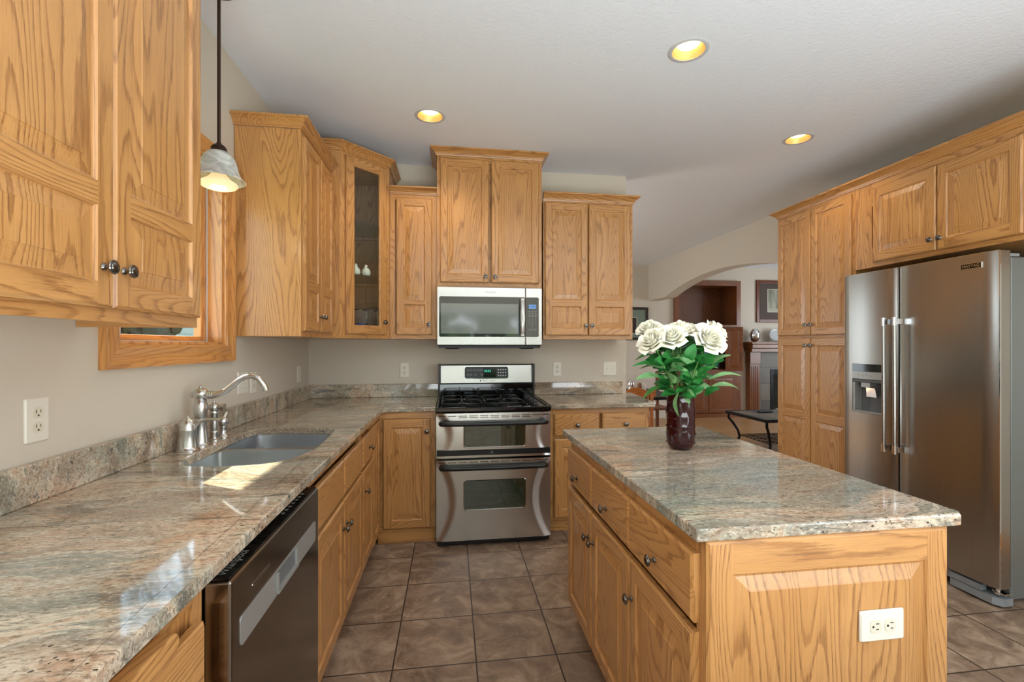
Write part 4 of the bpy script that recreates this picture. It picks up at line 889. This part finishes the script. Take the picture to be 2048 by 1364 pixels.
# ---------------------------------------------------------------- lamps
for i, ((x, y), l) in enumerate(zip(CANS, ('recessed ceiling light nearest the camera, above the island', 'recessed ceiling light in front of the corner cabinet', 'recessed ceiling light nearest the pantry'))):
    t = thing('recessed_light', l, 'ceiling light', (x, y, ZC), 0, 'recessed ceiling lights')
    mb = MB(); mb.lathe([(.077, .0), (.078, -.003), (.092, -.004), (.098, -.001), (.098, .0005)], 'trim_white', 48, caps=False); mb.build('trim_ring', t, smooth=True)
    mb = MB(); mb.lathe([(.077, -.002), (.075, .006), (.058, .034), (.056, .04)], 'cone_amber', 40, caps=False); mb.build('reflector', t, smooth=True)
    mb = MB(); mb.lathe([(.001, .020), (.03, .022), (.047, .027), (.055, .035), (.055, .042), (.001, .042)], 'bulb_warm', 32, caps=False); mb.build('bulb', t, smooth=True)
    lamp('can_lamp', 'SPOT', (x, y, ZC-.012), (0, 0, 0), 14, (1, .84, .62), spot_size=2.3, spot_blend=.6, shadow_soft_size=.05)
pt = thing('pendant_light', 'pendant lamp with a bell-shaped alabaster glass shade over the sink', 'pendant light', (-.925, 2.03, ZC))
zr = lambda v: 1.326-(v-690.5)*((2.03*math.cos(YAW)-.925*math.sin(YAW))/931)-ZC
mb = MB(); mb.lathe([(.001, .0), (.062, -.0005), (.064, -.010), (.055, -.020), (.030, -.028), (.012, -.032), (.012, -.045)], 'bronze', 32); mb.build('canopy', pt, smooth=True, ang=40)
zs_ = zr(295)
mb = MB(); mb.tube([(0, 0, -.04), (0, 0, zs_+.01)], .0065, 'bronze', 14); mb.build('rod', pt, smooth=True)
mb = MB(); mb.lathe([(.008, zs_+.02), (.012, zs_+.012), (.020, zs_+.008), (.028, zs_-.002), (.030, zs_-.022), (.034, zs_-.030), (.001, zs_-.03)], 'bronze', 28); mb.build('socket_cap', pt, smooth=True, ang=40)
mb = MB(); P_ = [(.026, -.018), (.042, -.024), (.060, -.045), (.070, -.075), (.076, -.105), (.086, -.128), (.102, -.144), (.104, -.148), (.100, -.148), (.084, -.133), (.073, -.108), (.067, -.075), (.056, -.047), (.038, -.028)]
mb.lathe([(r*.93, zs_+z*.9) for r, z in P_], 'alabaster', 40, caps=False); mb.build('glass_shade', pt, smooth=True, ang=60)
mb = MB(); mb.lathe([(.001, -.168), (.040, -.167), (.060, -.160), (.068, -.152), (.066, -.144), (.040, -.125), (.02, -.10), (.001, -.10)], 'pendant_bulb', 32, (0, 0, zs_)); mb.build('bulb', pt, smooth=True)
lamp('pendant_lamp', 'POINT', (-.925, 2.03, ZC+zs_-.20), (0, 0, 0), .6, (1, .82, .55), shadow_soft_size=.04)
# ---------------------------------------------------------------- vase and roses
VX, VY = .908, 1.745
va = thing('glass_vase', 'dark ruby glass vase with raised knobs on the island', 'vase', (VX, VY, .9145))
mb = MB(); V_ = [(.001, 0), (.030, 0), (.042, .004), (.050, .016), (.0545, .035), (.056, .060), (.0545, .085), (.0535, .10), (.0545, .125), (.055, .15), (.0535, .18), (.0525, .205), (.055, .216), (.0565, .222), (.0545, .222), (.050, .205), (.050, .10), (.046, .03), (.001, .012)]
mb.lathe(V_, 'ruby_glass', 48, caps=False); vb = mb.build('body', va, smooth=True, ang=60)
mb = MB()
def vr(z):
    for (r0, z0), (r1, z1) in zip(V_[1:14], V_[2:14]):
        if z0 <= z <= z1 and z1 > z0: return r0+(r1-r0)*(z-z0)/(z1-z0)
    return .05
for j, z in enumerate((.028, .060, .092, .124, .156, .186)):
    for k in range(9):
        a = 2*PI*(k+.5*(j % 2))/9; r = vr(z)-.002; mb.sphere((r*math.cos(a), r*math.sin(a), z), .0055, 'ruby_glass', 8, 6)
o = mb.build('raised_knobs', va, smooth=True); o['kind'] = 'stuff'
def petal(mb, c, axis, ang, rim, hgt, half, lip, R, rd, mat='rose_white'):
    """one cupped petal from the flower base to its rim"""
    ax = axis.normalized(); u = ax.orthogonal().normalized(); v = ax.cross(u); nu, nv = 9, 8; vs = []
    ph = rd.uniform(0, 6); tw = rd.uniform(.02, .05)*R
    for j in range(nv):
        t = j/(nv-1)
        for i in range(nu):
            s = (i/(nu-1))*2-1
            th = ang+s*half*math.sin(PI*(.10+.72*t))**.7*(1-.25*max(0, t-.75)*4*s*s)
            q = max(0, t-.72)/.28
            rr = rim*math.sin(t*PI*.5)**.75*(1-.10*s*s*t)+s*tw*t+lip*q*q*(1+.5*s*s)
            h = hgt*t**1.15*(1-.12*s*s*t)-lip*q*q*.75+math.sin(ph+s*4)*.02*R*q
            d_ = (u*math.cos(th)+v*math.sin(th)); vs.append(c+d_*rr+ax*h)
    mb.add(vs, [(j*nu+i, j*nu+i+1, (j+1)*nu+i+1, (j+1)*nu+i) for j in range(nv-1) for i in range(nu-1)], mat)
def leaf(name, parent, base, tip, w, mat, rd, fold=.25):
    base, tip = Vector(base), Vector(tip); L = (tip-base).length; d = (tip-base).normalized()
    n0 = Vector((rd.uniform(-.6, .6), rd.uniform(-1, .1), rd.uniform(.4, 1))); side = d.cross(n0).normalized(); up = side.cross(d)
    mb = MB(); vs = []; nv = 9
    for j in range(nv):
        t = j/(nv-1); ww = w*max(.02, math.sin(PI*min(1, t*.93+.03)))**.75*(1-.25*t); drop = up*(math.sin(PI*t)*L*.12-L*.10*t*t)
        for s in (-1, -.5, 0, .5, 1): vs.append(base+d*L*t+side*s*ww+up*(abs(s)*ww*fold+math.sin(t*40+s)*.0006)+drop)
    mb.add(vs, [(j*5+i, j*5+i+1, (j+1)*5+i+1, (j+1)*5+i) for j in range(nv-1) for i in range(4)], mat)
    return mb.build(name, parent, smooth=True, ang=80)
# (dx, dy, z, radius, lean axis, label)
ROSES = [
 (-.118, .040, 1.402, .046, (-.45, -.55, 1), 'white rose at upper left, partly hidden behind the lowest left rose'),
 (-.155, -.050, 1.352, .050, (-.9, -.55, .75), 'white rose hanging lowest at the far left of the bouquet'),
 (-.062, -.045, 1.372, .052, (-.35, -.75, .8), 'white rose second from left facing forward'),
 (.006, .000, 1.400, .052, (.05, -.35, 1), 'white rose at the top centre of the bouquet'),
 (.100, -.060, 1.362, .058, (.1, -1, .55), 'large open white rose facing the camera right of centre'),
 (.168, .0, 1.376, .056, (.75, -.75, .5), 'large open white rose at the far right of the bouquet'),
 (.088, .080, 1.398, .048, (.15, -.35, 1), 'white rose behind the two large right roses'),
 (-.025, .090, 1.392, .044, (-.1, -.3, 1), 'white rose at the back behind the top centre rose')]
for k, (dx, dy, z, R, ax, l) in enumerate(ROSES):
    rd = random.Random(40+k); t = thing('white_rose', l, 'flower', (VX, VY, .93), 0, 'white roses in the ruby vase')
    R *= 1.07; c = Vector((dx, dy, z-.93)); A = Vector(ax).normalized(); base = c-A*R*.75
    mb = MB(); ph = rd.uniform(0, 6)
    LAY = [(3, .10, 1.16, 1.6, .00), (3, .24, 1.18, 1.35, .03), (4, .40, 1.14, 1.05, .07), (5, .58, 1.04, .86, .12), (5, .76, .88, .84, .18), (5, .92, .66, .82, .24)]
    for li, (n_p, rim, hg, half, lip) in enumerate(LAY):
        for i in range(n_p):
            petal(mb, base, A, ph+li*1.1+2*PI*i/n_p+rd.uniform(-.15, .15), R*rim*rd.uniform(.94, 1.06), R*hg*rd.uniform(.95, 1.04), half, lip*R, R, rd)
    mb.build('bloom', t, smooth=True, ang=80)
    mb = MB(); mb.sphere(base+A*.002, R*.26, 'stem_green', 10, 6)
    for i in range(5):
        a = i*1.256+ph; u = A.orthogonal().normalized(); v_ = A.cross(u); q = base-A*.012+(u*math.cos(a)+v_*math.sin(a))*R*.55
        s_ = (u*-math.sin(a)+v_*math.cos(a))*.004; mb.add([base+s_, base-s_, q-A*.01], [(0, 1, 2)], 'stem_green')
    mb.build('calyx', t, smooth=True)
    foot = Vector((dx*-.12, dy*-.12, .012)); neck = Vector((dx*.16, dy*.16, .20)); m_ = (neck+base)*.5+Vector((dx*.08, dy*.08, .03))
    def bz(t_):
        P = [foot, neck, m_, base]
        if t_ < .45: return foot.lerp(neck, t_/.45)
        u = (t_-.45)/.55; return (neck*(1-u)**2+m_*2*u*(1-u)+base*u*u)
    mb = MB(); mb.tube([bz(i/12) for i in range(13)], .0033, 'stem_green', 8); mb.build('stem', t, smooth=True)
    for q in range(15):
        tt = .42+.48*rd.random(); b = bz(tt); a = rd.uniform(0, 2*PI); L = rd.uniform(.06, .095)
        out = Vector((math.cos(a), math.sin(a), 0)) + Vector((dx*2.2, dy*2, rd.uniform(-.15, .55)))
        b2 = b+out.normalized()*rd.uniform(.0, .025)
        leaf('leaf', t, b2, b2+out.normalized()*L, L*rd.uniform(.27, .36), rd.choice(['leaf_dark', 'leaf_dark', 'leaf_dark', 'leaf_light']), rd)
# long side sprays seen at the edges of the bouquet
roots = [o for o in bpy.data.objects if o.name.startswith('white_rose') and o.type == 'EMPTY']
rd = random.Random(3)
for ri, b, tp, wd, m in ((1, (-.10, -.03, .315), (-.215, -.04, .325), .013, 'leaf_dark'), (1, (-.09, -.02, .27), (-.20, -.03, .272), .018, 'leaf_light'), (2, (-.07, -.05, .235), (-.19, -.07, .205), .026, 'leaf_dark'),
    (2, (-.04, -.06, .215), (-.055, -.075, .125), .018, 'leaf_light'), (5, (.10, -.03, .26), (.245, -.03, .285), .012, 'leaf_light'), (5, (.11, -.04, .235), (.255, -.04, .215), .024, 'leaf_light'),
    (4, (.09, -.05, .31), (.165, -.07, .365), .028, 'leaf_light'), (4, (.07, -.06, .20), (.115, -.08, .235), .030, 'leaf_dark'), (3, (.0, -.05, .33), (.02, -.07, .40), .026, 'leaf_dark'), (0, (-.06, -.06, .25), (-.10, -.09, .30), .022, 'leaf_light'), (3, (-.01, -.07, .24), (-.04, -.10, .29), .02, 'leaf_dark'), (6, (.03, -.07, .27), (.08, -.10, .32), .024, 'leaf_dark')):
    leaf('leaf', roots[ri], b, tp, wd, m, rd, .15)

# ---------------------------------------------------------------- living room seen through the arch
en = thing('entertainment_cabinet', 'tall cherry wood built-in entertainment cabinet on the far wall', 'cabinet', (4.02, 7.995, 0))
EW = 1.30; D_ = .05
mb = MB()
for (x0_, x1_, z0_, z1_, m) in ((0, .085, 0.001, 2.515, 'cherry_z'), (EW-.085, EW, 0.001, 2.515, 'cherry_z'), (.085, EW-.085, 2.42, 2.515, 'cherry_x'), (.085, EW-.085, 1.645, 1.70, 'cherry_x'), (.085, EW-.085, .80, .87, 'cherry_x')): mb.box(x0_, x1_, -D_, 0, z0_, z1_, m)
mb.build('face_frame', en, bevel=.003)
mb = MB(); mb.box(.065, EW-.065, .50, .515, .87, 2.435, 'cherry_z'); mb.build('back_panel', en)
for x in (.065, EW-.080):
    mb = MB(); mb.box(x, x+.015, -.002, .499, .87, 2.435, 'cherry_z'); mb.build('side_panel', en)
for z in (.865, 1.66, 2.42):
    mb = MB(); mb.box(.081, EW-.081, -.002, .499, z, z+.015, 'cherry_x'); mb.build('shelf', en)
mb = MB(); mb.box(.0, EW, -.07, -D_-.0005, .001, .075, 'cherry_x'); mb.build('plinth', en)
for x in (.09, EW/2+.005):
    o = door_mesh(EW/2-.095, .70, [(.06, .64)], st=.06, mv='cherry_z', mh='cherry_x').build('door', en, (x, -D_-.0005, .085))
for x, a in ((EW-.05, -.35),):
    o = door_mesh(.30, .80, [(.05, .75)], st=.05, mv='cherry_z', mh='cherry_x').build('pocket_door', en, (x-.28, -D_-.03, .86), a)
tv = thing('television', 'dark television standing in the entertainment cabinet behind the roses', 'television', (4.55, 8.06, .8805))
mb = MB(); mb.box(-.36, .40, -.02, .03, .03, .60, 'black_plastic'); mb.box(-.12, .16, -.05, .04, 0, .012, 'black_plastic'); mb.box(-.02, .06, -.01, .02, .012, .04, 'black_plastic'); b = mb.build('housing', tv, bevel=.004)
mb = MB(); mb.box(-.34, .38, -.0215, -.0202, .05, .58, 'tv_screen'); mb.build('screen', tv)
fp = thing('fireplace', 'fireplace with a cherry wood mantel and slate tile surround', 'fireplace', (5.40, 7.995, 0))
mb = MB(); mb.box(-.03, 2.0, -.30, 0, 1.345, 1.387, 'cherry_x'); mb.box(0, 1.97, -.27, 0, 1.27, 1.345, 'cherry_x'); mb.box(.02, 1.95, -.22, 0, 1.20, 1.27, 'cherry_x'); mb.build('mantel_shelf', fp, bevel=.008)
for x in (.04, 1.72):
    mb = MB(); mb.box(x, x+.21, -.14, 0, .001, .10, 'cherry_x'); mb.box(x+.01, x+.20, -.13, 0, .10, .98, 'cherry_z'); mb.box(x, x+.21, -.15, 0, .98, 1.20, 'cherry_z')
    for k in range(4): mb.box(x+.035+.04*k, x+.05+.04*k, -.137, -.13, .14, .94, 'cherry_z')
    mb.build('pilaster', fp, bevel=.004)
mb = MB(); mb.box(.25, .49, -.09, 0, .001, 1.20, 'surround_tile'); mb.box(1.48, 1.72, -.09, 0, .001, 1.20, 'surround_tile'); mb.box(.49, 1.48, -.09, 0, .88, 1.20, 'surround_tile'); mb.build('tile_surround', fp)
mb = MB(); mb.box(.49, .545, -.10, -.01, .001, .88, 'black_iron'); mb.box(1.425, 1.48, -.10, -.01, .001, .88, 'black_iron'); mb.box(.545, 1.425, -.10, -.01, .79, .88, 'black_iron')
for k in range(3): mb.box(.56, 1.41, -.106, -.10, .80+.025*k, .812+.025*k, 'black_matte')
mb.box(.545, 1.425, -.03, -.01, .001, .79, 'black_matte'); mb.build('firebox', fp)
mb = MB(); mb.box(.546, 1.424, -.085, -.08, .02, .79, 'pane_glass'); mb.build('glass_front', fp)
mb = MB()
for k in range(4): mb.tube([(.62+.16*k, -.055, .10+.03*(k % 2)), (.86+.14*k, -.05, .18-.03*(k % 2))], .03, 'pale_and_sunlit', 8)
mb.build('log', fp, smooth=True)
mb = MB(); mb.lathe([(.03, 0), (.06, .02), (.085, .08), (.09, .14), (.075, .20), (.05, .235), (.045, .24), (.001, .24)], 'chrome', 28); o = mb.build('silver_vase', None, (5.54, 7.86, 1.3875), smooth=True); tag(o, 'rounded silver vase at the left end of the mantel', 'vase')
pl = thing('oval_dish', 'small grey oval dish standing on the mantel', 'ornament', (5.98, 7.88, 1.3875))
mb = MB(); M_ = Matrix.Translation((0, 0, .125)) @ Matrix.Rotation(PI/2-.12, 4, 'X'); mb.lathe([(.001, -.006), (.118, -.004), (.128, .004), (.118, .010), (.10, .004)], 'silver_plastic', 36, M=M_ @ Matrix.Diagonal((1.12, .92, 1, 1)), caps=False); mb.build('rim', pl, smooth=True)
mb = MB(); mb.lathe([(.001, .004), (.106, .005), (.106, .002), (.001, .001)], 'grey_glaze', 36, M=M_ @ Matrix.Diagonal((1.12, .92, 1, 1)), caps=False); mb.build('centre', pl, smooth=True)
mb = MB(); rd = random.Random(9)
for k in range(34):
    a = rd.uniform(0, 2*PI); r = rd.uniform(0, .14); mb.sphere((r*math.cos(a)*1.25, r*math.sin(a)*.5, .035+rd.uniform(0, .14)*(1-r*2.5)), rd.uniform(.025, .04), 'chrome', 9, 6)
o = mb.build('silver_coral', None, (6.36, 7.86, 1.3875), smooth=True); tag(o, 'knobbly silver coral-like ornament on the mantel beside the pantry', 'ornament')
def picture(name, label, loc, rot, w, h, fr, frm, mat_c, win, pr_c, cat='picture'):
    t = thing(name, label, cat, loc, rot); mb = MB()
    for p in ((0, fr, 0, h), (w-fr, w, 0, h), (fr, w-fr, 0, fr), (fr, w-fr, h-fr, h)): mb.box(p[0], p[1], -.03, -.001, p[2], p[3], frm)
    mb.build('frame', t, bevel=.006); mb = MB(); mb.box(fr, w-fr, -.012, -.002, fr, h-fr, mat_c); mb.build('mat_board', t)
    mb = MB(); x0_, x1_, z0_, z1_ = win; mb.box(x0_-.008, x1_+.008, -.0135, -.012, z0_-.008, z1_+.008, 'plate_white'); mb.box(x0_, x1_, -.0145, -.0135, z0_, z1_, pr_c); mb.build('print', t); return t
N_ = N('landscape_print'); g_ = N_.new('TexCoord').outputs['Object']; a_ = N_.noise(N_.mapping(g_, (9, 1, 2)), 1, 5)
zz = N_.new('SeparateXYZ'); N_.link(g_, zz.inputs[0]); N_.set(Base_Color=N_.mix(N_.math('MULTIPLY', N_.math('GREATER_THAN', zz.outputs['Z'], .26), .8), lin((178, 176, 158)), N_.ramp(a_, [(.35, lin((92, 94, 82))), (.65, lin((168, 168, 152)))])), Roughness=.7)
picture('framed_picture', 'large framed grey landscape print with a brown mat above the mantel', (5.66, YF, 1.755), 0, 1.05, .79, .06, 'frame_cherry', 'mat_brown', (.24, .82, .20, .62), 'landscape_print')
picture('framed_picture', 'dark frame with a mirrored picture coloured in on the far dining wall', (2.86, YF, 1.42), 0, .67, .59, .045, 'dark_frame', 'mirror_green', (.28, .45, .12, .40), 'dark_frame')  # mirror reflection of another picture, put into the board and print colours
# coffee table
cf = thing('coffee_table', 'black iron coffee table with a slate top in the living room', 'table', (4.30, 5.38, 0))
mb = MB(); mb.box(-.61, .61, -.37, .37, .432, .447, 'slate'); mb.build('stone_top', cf)
mb = MB()
for p in ((-.65, .65, -.41, -.3705), (-.65, .65, .3705, .41), (-.65, -.6105, -.3705, .3705), (.6105, .65, -.3705, .3705)): mb.box(*p, .415, .450, 'black_iron')
mb.build('top_frame', cf, bevel=.003)
for sx in (-1, 1):
    for sy in (-1, 1):
        mb = MB(); mb.tube([(sx*.62, sy*.38, .42), (sx*.62, sy*.38, .36), (sx*.58, sy*.35, .30), (sx*.53, sy*.31, .20), (sx*.515, sy*.30, .12), (sx*.54, sy*.32, .05), (sx*.58, sy*.35, .003)], .016, 'black_iron', 10); mb.build('leg', cf, smooth=True)
mb = MB()
for k in range(9): mb.box(-.52, .52, -.30+.075*k-.008, -.30+.075*k+.008, .142, .150, 'black_iron')
for k in range(8): mb.box(-.515+.147*k-.006, -.515+.147*k+.006, -.31, .31, .136, .142, 'black_iron')
mb.build('shelf', cf)
mb = MB(); xz = [(-.11, -.025), (.11, -.025), (.11, .025), (-.11, .025)]; mb.prism(xz, 0, .018, 'remote_black'); o = mb.build('remote_control', None, (4.06, 5.55, .4505), .15, bevel=.005); tag(o, 'black remote control lying on the coffee table', 'remote control')
# dining area behind the wall end
dc = thing('dining_chair', 'honey coloured wooden dining chair with a wavy top rail behind the wall end', 'chair', (1.85, 4.50, 0), .25)
def crest(mb, w, z, h, mat, y=0, amp=.02):
    n_ = 24; f_ = []
    top = [(-w/2+w*i/n_, z+h+amp*math.cos(2*PI*(i/n_-.5)*1.5)-amp) for i in range(n_+1)]; bot = [(w/2-w*i/n_, z) for i in range(n_+1)]
    xz_plate(mb, top+bot, y-.012, y+.012, mat)
mb = MB(); crest(mb, .50, .79, .11, 'chair_wood'); mb.build('top_rail', dc, bevel=.004)
mb = MB()
for k in range(6): mb.tube([(-.16+.064*k, 0, .82), (-.15+.06*k, -.03, .47)], .009, 'chair_wood', 8)
mb.build('spindles', dc, smooth=True)
mb = MB(); mb.box(-.22, .22, -.42, 0, .44, .47, 'chair_wood'); mb.build('seat', dc, bevel=.008)
for x, y in ((-.19, -.02), (.19, -.02), (-.19, -.39), (.19, -.39)):
    mb = MB(); mb.tube([(x, y, .0), (x, y, .44 if y < -.1 else .82)], .018, 'chair_wood', 10); mb.build('leg', dc, smooth=True)
dt = thing('dining_table', 'dining table on black iron scroll legs behind the short worktop', 'table', (2.24, 5.25, 0))
mb = MB(); mb.box(-.30, .30, -.50, .50, .735, .765, 'black_iron'); mb.build('table_top', dt, bevel=.006)
for sx in (-1, 1):
    for sy in (-1, 1):
        mb = MB(); mb.tube([(sx*.18, sy*.40, .735), (sx*.12, sy*.40, .62), (sx*.16, sy*.40, .46), (sx*.22, sy*.40, .36), (sx*.20, sy*.40, .30), (sx*.15, sy*.40, .29), (sx*.12, sy*.40, .24), (sx*.2, sy*.40, .10), (sx*.32, sy*.40, .01)], .02, 'black_iron', 10); mb.build('leg', dt, smooth=True)
mb = MB(); mb.tube([(-.28, -.40, .50), (.0, -.40, .33), (.28, -.40, .5)], .008, 'black_iron', 8); mb.build('brace', dt, smooth=True)
fc = thing('dining_chair', 'carved dining chair with brown posts and its back coloured as sunlit, beyond the dining table', 'chair', (2.66, 6.35, 0), .1)
mb = MB(); crest(mb, .52, .70, .20, 'pale_and_sunlit', amp=.035); mb.build('backrest', fc, bevel=.006)  # sunlight on the chair back is put into its pale colour
for x in (-.30, .30):
    mb = MB(); mb.tube([(x, 0, .001), (x, 0, .90)], .026, 'brown_ceramic', 12); mb.sphere((x, 0, .92), .034, 'brown_ceramic', 10, 8); mb.build('post', fc, smooth=True)
for x in (-.27, .27):
    mb = MB(); mb.tube([(x, -.42, .001), (x, -.42, .45)], .02, 'brown_ceramic', 10); mb.build('leg', fc, smooth=True)
mb = MB(); mb.box(-.29, .29, -.44, -.03, .45, .48, 'brown_ceramic'); mb.build('seat', fc, bevel=.006)
for x, y, r, h, m, l in ((2.08, 5.18, .035, .15, 'chrome', 'small silver jar on the dining table'), (2.15, 5.10, .028, .13, 'brown_ceramic', 'brown pepper mill on the dining table'), (2.22, 5.14, .026, .12, 'pale_and_sunlit', 'pale salt mill on the dining table beside the brown mill')):
    mb = MB(); mb.lathe([(r, 0), (r, h*.3), (r*.75, h*.45), (r*.95, h*.6), (r*.9, h*.85), (r*.4, h), (.001, h)], m, 18); o = mb.build('jar' if m == 'chrome' else 'spice_mill', None, (x, y, .7655), smooth=True); tag(o, l, 'jar' if m == 'chrome' else 'mill')
